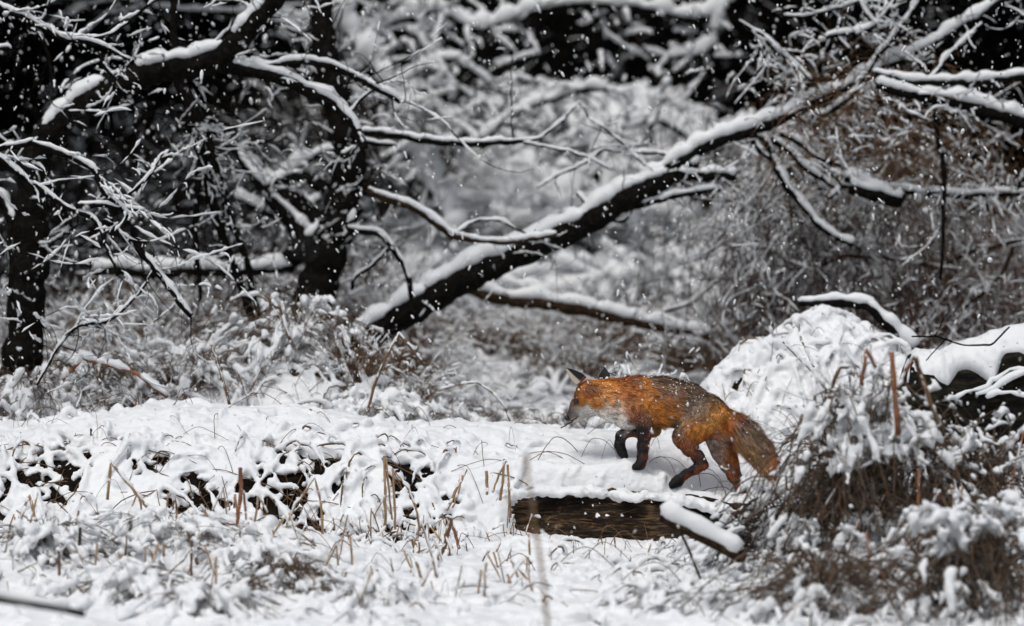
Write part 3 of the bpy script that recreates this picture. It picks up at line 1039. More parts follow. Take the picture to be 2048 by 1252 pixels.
tree('thin_branch', 'slender bare twig resting on the snow left of the mossy trunk', 'branch', [
    [(1825, 672, 1.5), (1880, 675, 2), (1935, 690, 2), (1985, 690, 2), (2018, 652, 1.5)],
    [(1870, 676, 1.5), (1885, 640, 1.2), (1895, 625, 1)],
    [(1890, 678, 1.2), (1850, 720, 1)]],
    0.7, h=0.003, cover=0.4, first='branch')
tree('fallen_branch', 'horizontal snow-topped log piece blurred behind the left grass heap', 'branch', [
    [(190, 548, 9), (240, 540, 11), (320, 545, 11), (400, 540, 11), (480, 542, 10), (590, 535, 9)]],
    3.6, h=0.035, cover=0.9, tw=(12, (0.1, 0.4), (0.002, 0.003)), first='branch')
tree('fallen_branch', 'short thick snow-covered stub on top of the right snow mound', 'branch', [
    [(1600, 610, 7), (1650, 607, 9), (1700, 606, 10), (1735, 612, 10), (1748, 618, 9)],
    [(1735, 615, 10), (1765, 640, 12), (1800, 675, 12), (1830, 700, 8)]],
    1.9, h=0.032, cover=1.0, smin=0.0, first='branch')
# C: blurred background limbs
tree('snowy_limb', 'thick all-white limb slanting down behind the level branch, out of focus', 'branch', [
    [(640, -20, 9), (700, 70, 9), (745, 140, 11), (780, 190, 12), (810, 250, 13), (840, 310, 13), (860, 360, 13), (890, 420, 12), (905, 480, 10)],
    [(790, 195, 6), (850, 180, 6), (900, 190, 6), (940, 185, 4)],
    [(700, 150, 5), (740, 130, 5), (780, 100, 4)],
    [(830, 240, 6), (870, 230, 5), (900, 250, 5), (880, 270, 5)]],
    6.5, h=0.075, cover=1.0, smin=-0.3, tw=(130, (0.2, 0.7), (0.004, 0.008)), twh=0.03, twc=0.9, first='branch')
tree('snowy_limb', 'long wavy white limb out of focus along the top centre', 'branch', [
    [(540, 30, 6), (600, 45, 7), (660, 62, 7), (730, 70, 7), (790, 45, 8), (850, 25, 8), (900, 35, 8), (950, 55, 8), (1010, 42, 8), (1080, 20, 8), (1150, 8, 8), (1230, 12, 8), (1310, 22, 8), (1380, 38, 8), (1440, 25, 8), (1480, -30, 8)],
    [(700, 90, 5), (760, 62, 5), (830, 62, 5), (900, 60, 4)],
    [(770, -10, 5), (820, 20, 5), (870, 28, 4)],
    [(1440, 20, 8), (1430, 60, 6), (1420, 90, 6), (1390, 108, 6), (1340, 115, 5)],
    [(940, 55, 5), (1000, 60, 5), (1060, 30, 4)]],
    6.8, h=0.06, cover=1.0, smin=-0.2, tw=(150, (0.2, 0.6), (0.004, 0.007)), twh=0.028, twc=0.9, first='branch')
tree('snowy_limb', 'looping white branches out of focus, massed right of the thick slanting limb', 'branch', [
    [(770, 240, 4), (820, 205, 5), (870, 215, 5), (900, 245, 5), (890, 275, 4), (850, 262, 4)],
    [(800, 170, 4), (850, 130, 5), (905, 120, 5), (960, 150, 5), (1000, 190, 4)],
    [(840, 180, 4), (900, 172, 5), (960, 205, 5), (1010, 215, 4)],
    [(960, 300, 5), (1000, 250, 5), (1060, 262, 5), (1120, 300, 5), (1180, 290, 4)],
    [(1180, 330, 5), (1240, 260, 5), (1300, 240, 5), (1370, 270, 5), (1420, 310, 4)],
    [(1080, 330, 4), (1150, 270, 5), (1230, 300, 5), (1290, 350, 4)]],
    6.3, h=0.05, cover=1.0, smin=-0.2, tw=(220, (0.15, 0.6), (0.003, 0.006)), twh=0.03, twc=0.95, first='branch')
tree('snowy_limb', 'curved snowy branch tip out of focus above the white bank', 'branch', [
    [(960, 280, 5), (1000, 250, 6), (1050, 222, 6), (1100, 200, 6), (1150, 184, 6), (1210, 178, 5)],
    [(1300, 260, 6), (1312, 225, 5), (1318, 190, 4), (1340, 160, 3)]],
    6.0, h=0.05, cover=1.0, smin=-0.2, tw=(20, (0.2, 0.5), (0.004, 0.006)), twh=0.028, first='branch')
tree('snowy_limb', 'two faint grey limbs out of focus behind the top left branches', 'branch', [
    [(90, 60, 6), (140, 25, 6), (200, 8, 6), (260, -5, 5)],
    [(150, 80, 5), (200, 40, 5), (240, 12, 5)],
    [(310, 20, 5), (420, 25, 6), (520, 30, 6)],
    [(470, 30, 8), (560, 50, 8), (600, 70, 6)]],
    6.0, h=0.03, cover=0.9, tw=(40, (0.2, 0.5), (0.003, 0.006)), twh=0.02, first='branch')
tree('snowy_limb', 'white V-shaped fork out of focus between the dark vines and trunk', 'branch', [
    [(480, 300, 6), (510, 340, 7), (535, 362, 8), (575, 350, 7), (620, 315, 7), (680, 300, 6)],
    [(470, 395, 8), (540, 425, 8), (590, 430, 8), (640, 400, 6)]],
    4.6, h=0.05, cover=1.0, smin=-0.2, tw=(20, (0.2, 0.5), (0.003, 0.006)), twh=0.02, first='branch')

# ------------------------------------------------------------------ shrubs and thickets
MS = Acc()
MB = Acc()
arcs(420, box(-2.8, -0.4, 2.2, 4.0), hh=(0.02, 0.16), rs=(0.010, 0.020), L=(0.15, 0.6), surf=G, acc=MS, sacc=MB, sides=6, lift=0.02)
arcs(800, box(-0.6, 3.0, 2.2, 6.8), hh=(0.02, 0.16), rs=(0.010, 0.020), L=(0.15, 0.6), surf=G, acc=MS, sacc=MB, sides=6, lift=0.02)
arcs(230, box(-1.2, 2.2, 6.0, 9.0), hh=(0.02, 0.22), rs=(0.018, 0.035), L=(0.25, 0.9), surf=G, acc=MS, sacc=MB, sides=6, lift=0.03)
link('snowy_undergrowth', MS.mesh('snowy_undergrowth', SNOW), kind='stuff', label='snow lying on matted undergrowth behind the ridge', category='undergrowth')
link('undergrowth_stems', MB.mesh('undergrowth_stems', STEM), kind='stuff', label='brown stems of the matted undergrowth behind the ridge', category='undergrowth')


def remesh_mesh(me, vox, disp):
    o_ = bpy.data.objects.new('tmp', me)
    SC.collection.objects.link(o_)
    m_ = o_.modifiers.new('r', 'REMESH')
    m_.mode = 'VOXEL'
    m_.voxel_size = vox
    m_.use_smooth_shade = True
    m2 = o_.modifiers.new('s', 'SMOOTH')
    m2.factor = 0.5
    m2.iterations = 2
    out = bpy.data.meshes.new_from_object(o_.evaluated_get(bpy.context.evaluated_depsgraph_get()))
    bpy.data.objects.remove(o_)
    n_ = len(out.vertices)
    c_ = np.empty(n_ * 3, np.float32)
    out.vertices.foreach_get('co', c_)
    q_ = np.empty(n_ * 3, np.float32)
    out.vertices.foreach_get('normal', q_)
    c_ = c_.reshape(-1, 3)
    c_ = c_ + q_.reshape(-1, 3) * ((vn3(c_.astype(float), 50.0) - 0.5) * disp)[:, None]
    out.vertices.foreach_set('co', c_.astype(np.float32).ravel())
    out.update()
    return out


def bush_meshes(name, n, H, spread, r, snow_h, mt, K=9, arch=0.6, cover=0.7, side_n=0, lumps=0, sides=5, vertical=0.0, patch=0.45):
    """mesh pair for one shrub rooted at the origin"""
    a = rng.uniform(0, 2 * math.pi, n)
    rad = spread * np.sqrt(rng.random(n)) * 0.35
    hgt = H * rng.uniform(0.45, 1.0, n)
    out = spread * rng.uniform(0.2, 1.0, n) * (1 - vertical)
    t = np.linspace(0, 1, K)[None]
    ar = arch * rng.uniform(0.3, 1.3, n)[:, None]
    zz = hgt[:, None] * (t - ar * t ** 2.6 * 0.75)
    oo = rad[:, None] + out[:, None] * t ** 1.6
    aa = a[:, None] + rng.normal(0, 0.5, n)[:, None] * t
    Pn = np.stack([np.cos(aa) * oo, np.sin(aa) * oo, zz], -1)
    Pn[:, 1:] += np.cumsum(rng.normal(0, 0.012, (n, K - 1, 3)) * H, 1)
    R = np.linspace(1, 0.4, K)[None] * rng.uniform(*r, n)[:, None]
    A = Acc()
    B = Acc()
    A.add(*tube(Pn, R, 4))
    B.add(*snow_on(Pn, R, snow_h, cover=cover, sides=sides, w=1, slope_min=0.25, patch=patch))
    if side_n:
        P2, R2 = grow([(Pn[j], R[j]) for j in range(n)], side_n, (0.08 * H + 0.04, 0.35 * H), (r[0] * 0.4, r[1] * 0.5), K=6, droop=0.3, lo=0.3)
        P2[..., 2] = np.maximum(P2[..., 2], 0.0)
        A.add(*tube(P2, R2, 3))
        B.add(*snow_on(P2, R2, snow_h * 0.75, cover=cover, sides=sides, w=1, slope_min=0.3, patch=patch))
    if lumps:
        k = rng.integers(0, n, lumps)
        j = rng.integers(K // 2, K, lumps)
        c = Pn[k, j]
        rb_ = rng.uniform(0.5, 1.4, lumps) * snow_h * 1.1
        d = nrm(rng.normal(size=(lumps, 3)) * np.array([1, 1, 0.3]))
        tt_ = np.linspace(-1, 1, 5)[None, :, None]
        Pl = c[:, None] + d[:, None] * rb_[:, None, None] * tt_ * 1.3
        Pl[..., 2] += rb_[:, None] * 0.4
        Rl = rb_[:, None] * np.sqrt(np.clip(1 - (tt_[..., 0] * 0.95) ** 2, 0, 1))
        B.add(*tube(Pl, Rl, 6))
    return A.mesh(name + '_stems', mt), B.mesh(name + '_snow', SNOW)


def place_bush(tpl, name, x, y, label, group=None, rz=None, s=1.0, cat='shrub', z=None, sz=None, tilt=(0, 0)):
    g = float(G(np.array([x]), np.array([y]))[0]) - 0.02 if z is None else z
    o = thing(name, label, cat, group, (x, y, g))
    o.rotation_euler = (tilt[0], tilt[1], rng.uniform(0, 6.28) if rz is None else rz)
    o.scale = (s, s, sz or s)
    link('stems', tpl[0], o, kind='stuff')
    link('snow_cover', tpl[1], o, kind='stuff')
    return o


# templates
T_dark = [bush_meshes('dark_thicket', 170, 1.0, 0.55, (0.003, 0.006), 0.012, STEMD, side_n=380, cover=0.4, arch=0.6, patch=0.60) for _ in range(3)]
T_brown = [bush_meshes('brown_thicket', 190, 0.8, 0.45, (0.002, 0.0045), 0.014, STEM, side_n=380, cover=0.6, arch=0.8, lumps=20, patch=0.47) for _ in range(3)]
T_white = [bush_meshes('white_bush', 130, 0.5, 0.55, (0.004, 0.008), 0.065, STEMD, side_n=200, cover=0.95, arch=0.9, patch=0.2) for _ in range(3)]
T_rust = [bush_meshes('rust_stems', 120, 1.1, 0.35, (0.002, 0.004), 0.009, RUSTD, side_n=160, cover=0.4, arch=0.35, vertical=0.4, patch=0.52) for _ in range(2)]
T_tall = [bush_meshes('dark_brush', 240, 2.6, 1.1, (0.006, 0.014), 0.016, BARK, side_n=700, cover=0.3, arch=0.4, patch=0.62) for _ in range(2)]


def scatter(tpls, name, label, group, n, x0, x1, y0, y1, s=(0.8, 1.2), cat='shrub', rej=None):
    k = 0
    tries = 0
    while k < n and tries < n * 30:
        tries += 1
        x, y = rng.uniform(x0, x1), rng.uniform(y0, y1)
        if rej and rej(x, y):
            continue
        place_bush(tpls[k % len(tpls)], name, x, y, label, group, s=rng.uniform(*s), cat=cat)
        k += 1


scatter(T_brown, 'snowy_shrub', 'low brown leafless shrub dusted with snow in the left thicket', 'brown shrubs of the left thicket', 26, -2.6, -0.7, 2.2, 5.0)
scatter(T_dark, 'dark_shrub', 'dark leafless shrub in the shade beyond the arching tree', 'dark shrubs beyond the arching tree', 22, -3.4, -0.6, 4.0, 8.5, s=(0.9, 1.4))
scatter(T_brown, 'snowy_shrub', 'brown snow-dusted shrub behind the leaning trunk', 'shrubs behind the leaning trunk', 14, -0.9, 1.6, 3.4, 5.2, s=(0.5, 0.9))
scatter(T_white, 'white_bush', 'bush bowed down under thick snow on the pale bank', 'snow-laden bushes on the bank', 22, -1.2, 2.0, 6.0, 9.4, s=(0.7, 1.2))
scatter(T_rust, 'stem_clump', 'clump of thin reddish-brown upright stems in the right-hand brush', 'reddish stem clumps on the right', 26, 1.1, 3.2, 2.6, 5.5, s=(0.7, 1.1))
scatter(T_brown, 'snowy_shrub', 'brown tangled shrub with bits of snow in the right-hand brush', 'brown shrubs of the right brush', 18, 1.0, 3.2, 2.4, 5.0, s=(0.7, 1.1))
scatter(T_white, 'white_bush', 'snow-heaped bush in the clearing at the right edge', 'snow-heaped bushes at the right clearing', 10, 2.2, 3.9, 5.5, 8.5, s=(0.8, 1.2))
scatter(T_white, 'white_bush', 'snow-heaped bush in the shaded gap behind the dark vines', 'snow-heaped bushes behind the vines', 5, -3.2, -1.0, 6.5, 9.5, s=(0.8, 1.2))
scatter(T_brown, 'snowy_shrub', 'brown bramble mound right behind the left end of the ridge', 'brambles behind the left end of the ridge', 8, -2.7, -1.5, 1.0, 2.1, s=(0.45, 0.7))
scatter(T_brown, 'snowy_shrub', 'brown weedy shrub between the ridge and the leaning trunk foot', 'weeds before the leaning trunk', 5, -1.4, 0.5, 1.6, 2.9, s=(0.35, 0.6))
for n_t, xa, xb, w_t in ((20, -5.5, -1.8, 'behind the arching tree'), (20, -1.8, 1.8, 'above the white bank'), (20, 1.8, 5.5, 'behind the twin snowy branches')):
    scatter(T_tall, 'dark_thicket', 'tall dark leafless thicket at the back of the wood, ' + w_t, 'tall dark thickets ' + w_t, n_t, xa, xb, 9.4, 14.0, s=(0.8, 1.2))

# evergreens closing the view
def evergreen(H, R, n):
    z = H * (0.05 + 0.95 * rng.random(n) ** 0.9)
    rr = R * (1 - z / H) ** 0.8 * np.sqrt(rng.random(n))
    a = rng.uniform(0, 2 * math.pi, n)
    c = np.stack([np.cos(a) * rr, np.sin(a) * rr, z], -1)
    d = nrm(np.stack([np.cos(a), np.sin(a), -0.35 + 0 * a], -1) + rng.normal(0, 0.4, (n, 3)))
    s = nrm(np.cross(d, rng.normal(size=(n, 3))))
    L = rng.uniform(0.12, 0.35, n)[:, None]
    w_ = rng.uniform(0.03, 0.08, n)[:, None]
    V = np.stack([c - s * w_, c + d * L - s * w_ * 0.3, c + d * L + s * w_ * 0.3, c + s * w_], 1).reshape(-1, 3)
    return mesh_np('crown', V, np.arange(4 * n).reshape(-1, 4), NEEDLE, smooth=False)


EV = [evergreen(8.5, 2.0, 12000) for _ in range(2)]
tv, tf = tube(np.stack([0 * np.arange(8), 0 * np.arange(8), np.linspace(0, 8, 8)], -1)[None], np.linspace(0.16, 0.02, 8)[None], 10)
TR = mesh_np('trunk', tv, tf, BARK)
for k in range(15):
    x = -7.7 + 1.1 * k + rng.uniform(-0.3, 0.3)
    y = 15.5 + rng.uniform(-0.8, 1.5) + (k % 2) * 1.6
    o = thing('evergreen_tree', 'black evergreen tree closing the view behind the thickets', 'tree', 'dark evergreens at the back', (x, y, float(G(np.array([x]), np.array([y]))[0]) - 0.1))
    o.rotation_euler = (0, 0, rng.uniform(0, 6))
    sc_ = rng.uniform(0.85, 1.15)
    o.scale = (sc_,) * 3
    link('trunk', TR, o)
    link('crown', EV[k % 2], o)

# vine tangle hanging in the upper right, and overhead crowns of the left and right trees
def tangle(name, label, cx, cy, cz, sx, sy, sz, n, r, sh, mt, cover, L=(0.15, 0.6), droop=0.8, cat='vines', K=9):
    base = np.stack([rng.normal(cx, sx, n), rng.normal(cy, sy, n), rng.normal(cz, sz, n)], -1)
    d = nrm(rng.normal(size=(n, 3)) * np.array([1, 0.6, 0.8]))
    Pn = np.empty((n, K, 3))
    Pn[:, 0] = base
    l = rng.uniform(*L, n)[:, None] / (K - 1)
    for m in range(1, K):
        d = d + rng.normal(0, 0.22, (n, 3))
        d[:, 2] -= droop * 0.15
        d = nrm(d)
        Pn[:, m] = Pn[:, m - 1] + d * l
    R = np.linspace(1, 0.5, K)[None] * rng.uniform(*r, n)[:, None]
    t_ = thing(name, label, cat)
    A = Acc()
    A.add(*tube(Pn, R, 4))
    B = Acc()
    B.add(*snow_on(Pn, R, sh, cover=cover + 0.1, sides=6, w=1, slope_min=0.3, patch=0.46))
    link('stems', A.mesh('stems', mt), t_, kind='stuff')
    link('snow_cover', B.mesh('snow_cover', SNOW), t_, kind='stuff')
    return t_


c = P(1690, 190, 2.8)
tangle('vine_tangle', 'snow-flecked ball of vines caught on the upper right branches', c[0], c[1], c[2], 0.22, 0.18, 0.16, 260, (0.0015, 0.003), 0.012, STEM, 0.55, L=(0.1, 0.4))
c = P(1760, 330, 3.7)
tangle('vine_curtain', 'curtain of thin brown vines hanging below the upper right tangle', c[0], c[1], c[2], 0.42, 0.25, 0.2, 900, (0.0013, 0.0028), 0.008, STEM, 0.4, L=(0.2, 0.8), droop=1.8)
c = P(1620, 450, 3.6)
tangle('vine_curtain', 'darker curtain of vines hanging under the fan-shaped snowy branches', c[0], c[1], c[2], 0.34, 0.25, 0.16, 650, (0.0013, 0.003), 0.009, STEMD, 0.45, L=(0.2, 0.7), droop=1.6)

# ------------------------------------------------------------------ foreground brush at the right
def fg_clump(name, label, u, Y, n, H, spread, mt, sh, r=(0.002, 0.0045), ropes=36, side_n=200, vox=0.0075, patch=0.38, hang=0.75, tilt=0.0):
    """arching dome of stems: thin bare stems inside, ropes of snow along the uppermost arcs"""
    x = (u - 1024) / pxm(Y)
    K = 16

    def dome(m, Hr, Sr, jit):
        a = rng.uniform(0, 2 * math.pi, m)
        t = np.linspace(0, 1, K)[None]
        h = H * rng.uniform(*Hr, m)[:, None]
        sp = spread * rng.uniform(*Sr, m)[:, None]
        pk = rng.uniform(0.35, 0.6, m)[:, None]
        z = h * np.where(t < pk, np.sin(np.clip(t / pk, 0, 1) * math.pi / 2), 1 - hang * ((t - pk) / (1 - pk)) ** 1.7)
        o_ = sp * t ** 1.3
        aa = a[:, None] + rng.normal(0, 0.6, m)[:, None] * t
        p_ = np.stack([np.cos(aa) * o_, np.sin(aa) * o_ * 0.8, z], -1)
        p_[..., 0] += tilt * z
        p_[:, 0, :2] += rng.normal(0, spread * 0.12, (m, 2))
        p_[:, 1:] += np.cumsum(rng.normal(0, jit, (m, K - 1, 3)) * H, 1)
        p_[..., 2] = np.maximum(p_[..., 2], 0.0)
        return p_
    A = Acc()
    B = Acc()
    P1 = dome(n, (0.3, 1.0), (0.3, 1.35), 0.045)
    R1 = np.linspace(1, 0.4, K)[None] * rng.uniform(*r, n)[:, None]
    A.add(*tube(P1, R1, 4))
    B.add(*snow_on(P1, R1, sh * 0.75, cover=0.7, sides=7, w=1, slope_min=0.02, patch=0.42, brk=0.42))
    P2 = dome(ropes, (0.45, 1.05), (0.5, 1.4), 0.030)
    R2 = np.linspace(1, 0.5, K)[None] * rng.uniform(r[1] * 0.8, r[1] * 1.4, ropes)[:, None]
    A.add(*tube(P2, R2, 6))
    B.add(*snow_on(P2, R2, sh * 1.35, cover=0.85, sides=8, w=2, slope_min=0.1, patch=patch, brk=0.36))
    if side_n:
        P3, R3 = grow([(P1[j_], R1[j_]) for j_ in range(n)], side_n, (0.06, 0.45 * H + 0.04), (r[0] * 0.5, r[1] * 0.5), K=8, droop=0.15, lo=0.2)
        P3[..., 2] = np.maximum(P3[..., 2], 0.0)
        A.add(*tube(P3, R3, 3))
        B.add(*snow_on(P3, R3, sh * 0.8, cover=0.8, sides=6, w=1, slope_min=0.2, patch=0.44, brk=0.4))
    sm = B.mesh(name + '_snow', SNOW)
    if vox:
        sm = remesh_mesh(sm, vox, 0.008)
    return place_bush((A.mesh(name + '_stems', mt), sm), name, x, Y, label, cat='brush', rz=0)


fg_clump('brush_pile', 'tall arching brush clump weighed down by snow, right of the fox tail', 1735, -1.7, 250, 0.61, 0.36, STEMG, 0.022, ropes=60, side_n=1100)
fg_clump('brush_pile', 'blurred brush clump in the bottom right corner', 1960, -2.5, 200, 0.44, 0.42, STEMG, 0.026, ropes=40, side_n=450)
fg_clump('brush_pile', 'low tangled brush below the broken branch at the lower right', 1570, -1.55, 220, 0.26, 0.34, STEMD, 0.020, ropes=30, side_n=450)
fg_clump('brush_pile', 'blurred low brush along the bottom edge right of centre', 1640, -2.5, 170, 0.28, 0.42, STEMG, 0.024, ropes=34, side_n=400)
fg_clump('brush_pile', 'snow-heavy brush between the fox tail and the mossy trunk', 1700, -0.9, 160, 0.34, 0.26, STEMG, 0.020, ropes=30, side_n=350)
fg_clump('brush_pile', 'brush with snow ropes at the right edge under the mossy trunk', 1950, -1.6, 200, 0.42, 0.36, STEMG, 0.022, ropes=34, side_n=400)
fg_clump('brush_pile', 'thin bowed brush right behind the fox back, tips curling', 1275, 0.9, 60, 0.46, 0.24, STEMD, 0.012, r=(0.001, 0.0022), ropes=8, side_n=80, vox=0)
fg_clump('brush_pile', 'dark brush pocket with snow at the bottom left of centre', 590, -2.0, 160, 0.17, 0.22, STEMG, 0.018, ropes=10, side_n=120)
for u_, Y_, H_, S_, lab_ in ((60, 1.3, 0.26, 0.30, 'snowy bush mound behind the ridge at the left edge'),
                             (190, 1.6, 0.30, 0.34, 'arched snow-bowed bush behind the ridge below the dark vertical trunk'),
                             (400, 1.7, 0.26, 0.36, 'bright snowy bush mound behind the ridge, left of its highest neighbour'),
                             (590, 1.8, 0.30, 0.38, 'highest bright snowy bush mound behind the ridge'),
                             (740, 1.5, 0.13, 0.30, 'snowy bush mound behind the ridge under the foot of the leaning trunk'),
                             (880, 1.9, 0.19, 0.30, 'snowy drooping bush right of the leaning trunk foot'),
                             (1090, 2.2, 0.24, 0.26, 'small snowy bush in the gap left of the fox head')):
    fg_clump('snowy_bush', lab_, u_, Y_, 150, H_, S_, STEMG, 0.020, r=(0.0015, 0.003), ropes=60, side_n=260, patch=0.3, vox=0.010)
for u_, Y_, H_, S_, lab_ in ((90, -1.5, 0.16, 0.26, 'snowy grass tuft at the left edge under the dark hollow'),
                             (330, -1.3, 0.12, 0.32, 'widest snow-bowed tuft on the low ridge at left'),
                             (520, -1.4, 0.10, 0.26, 'snow-bowed tuft on the right shoulder of the low ridge'),
                             (250, -2.1, 0.15, 0.28, 'blurred snowy tuft near the lower left log'),
                             (760, -2.2, 0.13, 0.24, 'blurred snowy tuft at the bottom, right of the dark brush pocket'),
                             (420, -2.45, 0.15, 0.26, 'blurred snowy tuft at the bottom edge, left of the dark brush pocket'),
                             (1350, -2.3, 0.14, 0.26, 'blurred snowy tuft at the bottom edge below the broken branch')):
    fg_clump('grass_tuft', lab_, u_, Y_, 120, H_, S_, STEMG, 0.023, r=(0.0015, 0.003), ropes=34, side_n=160, patch=0.32)

# unseen pines added beside the view so their crowns shade the thicket
def shade_pine_crown(R, z0, z1, n):
    a = rng.uniform(0, 2 * math.pi, n)
    rr = R * np.sqrt(rng.random(n))
    z = z0 + (z1 - z0) * rng.random(n) * (1 - 0.55 * rr / R) + 0.25 * np.sin(a * 5) * rr / R
    c = np.stack([np.cos(a) * rr, np.sin(a) * rr, z], -1)
    d = nrm(np.stack([np.cos(a), np.sin(a), -0.2 + 0 * a], -1) + rng.normal(0, 0.5, (n, 3)))
    sd_ = nrm(np.cross(d, rng.normal(size=(n, 3))))
    L = rng.uniform(0.1, 0.3, n)[:, None]
    w_ = rng.uniform(0.03, 0.07, n)[:, None]
    V = np.stack([c - sd_ * w_, c + d * L - sd_ * w_ * 0.3, c + d * L + sd_ * w_ * 0.3, c + sd_ * w_], 1).reshape(-1, 3)
    return mesh_np('crown', V, np.arange(4 * n).reshape(-1, 4), NEEDLE, smooth=False)


for x, y, R_, lab in ((-4.3, 5.2, 2.7, 'unseen pine added at the left, wide dark boughs shading the arching tree'),
                      (4.6, 5.8, 2.7, 'unseen pine added at the right, wide dark boughs shading the right-hand brush'),
                      (-3.6, 10.5, 3.0, 'unseen pine added to shade the back of the left thicket'),
                      (4.4, 11.0, 3.0, 'unseen pine added to shade the back of the right thicket'),
                      ):
    g_ = float(G(np.array([x]), np.array([y]))[0]) - 0.1
    o = thing('shade_pine', lab, 'tree', None, (x, y, g_))
    zb_ = 2.55 + 0.008 * y + 0.1 - g_
    link('crown', shade_pine_crown(R_, zb_ + 0.3, zb_ + 2.6, 9000), o)
    tv, tf = tube(np.stack([0 * np.arange(8), 0 * np.arange(8), np.linspace(0, 6, 8)], -1)[None], np.linspace(0.17, 0.05, 8)[None], 10)
    link('trunk', mesh_np('trunk', tv, tf, BARK), o)

# ------------------------------------------------------------------ dry stalks
def stalk(name_label, pts, mt=STRAW, r=0.0045, cat='stalk', group=None, snow_top=True, hsn=0.010, name='dry_stalk'):
    base = pts[0]
    o = thing(name, name_label, cat, group, tuple(base))
    c = np.array(pts, float) - np.array(base)
    n = len(c)
    a = []
    for j in range(n - 1):
        for f in np.linspace(0, 1, 4, endpoint=False):
            a.append(c[j] * (1 - f) + c[j + 1] * f)
    a.append(c[-1])
    a = np.array(a)
    a += rng.normal(0, 0.0012, a.shape)
    R = np.full(len(a), r) * rng.uniform(0.85, 1.15, len(a))
    v, f = tube(a[None], R[None], 7)
    link('stem', mesh_np('stem', v, f, mt), o)
    if snow_top:
        v, f = snow_on(a[None], R[None], hsn, cover=0.75, sides=7, w=1, slope_min=0.12)
        link('snow_cover', mesh_np('snow_cover', v, f, SNOW), o)
    return o


def st(label, Y, *uv, mt=STRAW, r=2.2, group=None, **k):
    pts = [P(u, v, Y + rng.uniform(-0.02, 0.02)) for u, v in uv]
    return stalk(label, pts, mt, r / pxm(Y), group=group, **k)


st('tall rusty upright stalk with a broken top, left of the ridge centre', -1.2, (470, 1085), (478, 1020), (483, 975), (480, 935), mt=RUST, r=4)
st('rusty leaning stalk beside the tall upright one', -1.2, (484, 1085), (492, 1040), (488, 990), (478, 960), mt=RUST, r=2.6)
st('thick bent stalk slanting over the dark hollow at the left', -1.0, (300, 1020), (262, 975), (222, 925), (214, 1000), r=3.2)
st('inverted V stalk topped with snow at the far left', -1.1, (20, 1090), (45, 1030), (58, 990), (72, 1045), r=3.2)
st('short bent stalk right of the far left V stalk', -1.1, (135, 1085), (118, 1030), (112, 1078), r=2.4)
st('straight grey stalk below the snow ridge at left', -1.6, (156, 1175), (160, 1055), r=3, mt=STEMD)
st('dark thin stalk with a thick foot at lower left', -1.8, (120, 1190), (118, 1120), (117, 1100), r=3.4, mt=STEM)
st('inverted V stalk in the middle of the snow ridge', -1.2, (280, 1112), (268, 1070), (256, 1045), (274, 1075), r=2.6)
st('dark leaning stalk above the bottom left hollow', -1.7, (395, 1130), (385, 1095), (375, 1062), r=3.2, mt=STEM)
st('long straw stalk leaning to the upper left', -1.3, (450, 1100), (425, 1050), (402, 1010), r=2.2)
st('long drooping straw stalk bent at the top left of centre', -1.0, (560, 1080), (590, 1010), (630, 955), (642, 1010), (645, 1070), r=2.4)
st('tall upright straw stalk, leftmost of the reed group by the log', -0.55, (771, 1060), (771, 985), (769, 912), r=2.8)
st('split straw stalk beside the tallest reed by the log', -0.55, (784, 1040), (778, 985), (771, 915), r=2.2)
st('straight grey-brown reed second in the group by the log', -0.55, (791, 1058), (788, 1000), (786, 938), r=2.6)
st('bent reed arching right from the log reed group', -0.55, (840, 1060), (832, 1015), (815, 975), (792, 945), r=2.6)
st('leaning thick straw reed crossing the brown log', -0.5, (893, 1022), (910, 985), (932, 938), r=3.4)
st('leaning reed pair crossing the brown log, lower one', -0.52, (905, 1015), (917, 985), (926, 950), r=2.2)
st('short upright reed at the right end of the short log', -0.45, (975, 990), (973, 942), r=3)
st('upright reed just left of the big log end', -0.45, (1000, 1000), (1006, 960), (1009, 918), r=3)
st('leaning straw reed in front of the big log end', -0.45, (985, 985), (995, 955), (1012, 922), r=2.2)
st('reed with snow beads close to the big log end', -0.45, (1021, 1035), (1018, 980), (1015, 930), r=2.6)
st('thick brown crossed stalk in the snow below the short log', -0.9, (885, 1110), (895, 1070), (903, 1040), (897, 1035), mt=STEM, r=4)
st('brown forked stalk leaning right below the short log', -0.9, (918, 1098), (910, 1065), (900, 1038), mt=RUST, r=3.4)
st('short dark V twig poking from the snow, centre', -1.0, (884, 1130), (896, 1102), (908, 1118), mt=STEM, r=4)
st('thin straight rusty stalk in the open snow, centre', -0.95, (838, 1136), (839, 1085), mt=RUST, r=2.2)
st('hairpin stalk bent over by the snow, centre left', -0.9, (810, 1080), (822, 1070), (838, 1082), r=1.4, mt=STEM)
st('blurred tall stalk near the camera in front of the log end', -5.0, (1098, 1280), (1085, 1150), (1068, 1040), (1058, 960), (1050, 900), mt=STRAW, r=4)
st('square-bent stalk in the open snow below the fox log', -1.0, (1248, 1180), (1247, 1140), (1300, 1145), (1345, 1158), r=2, mt=STEM)
st('long thin straw leaning against the broken branch', -1.15, (1262, 1205), (1285, 1140), (1305, 1080), r=1.8)
st('looped stalk bent double near the bottom, right of centre', -1.6, (1200, 1230), (1190, 1195), (1193, 1180), (1210, 1200), (1222, 1222), r=2.6)
st('short rusty upright stalk under the fox log', -0.85, (1067, 1150), (1076, 1118), r=2, mt=RUST)
st('tall thick orange-brown stalk rising from the right brush', -2.05, (1795, 870), (1790, 780), (1783, 705), mt=RUST, r=5.5)
st('orange-brown stalk leaning right out of the right brush', -2.05, (1795, 780), (1808, 750), (1828, 712), mt=RUST, r=3.5)
st('snapped orange-brown stalk, left of the tall thick one', -2.05, (1722, 770), (1728, 730), (1733, 700), (1752, 735), mt=RUST, r=3.8)
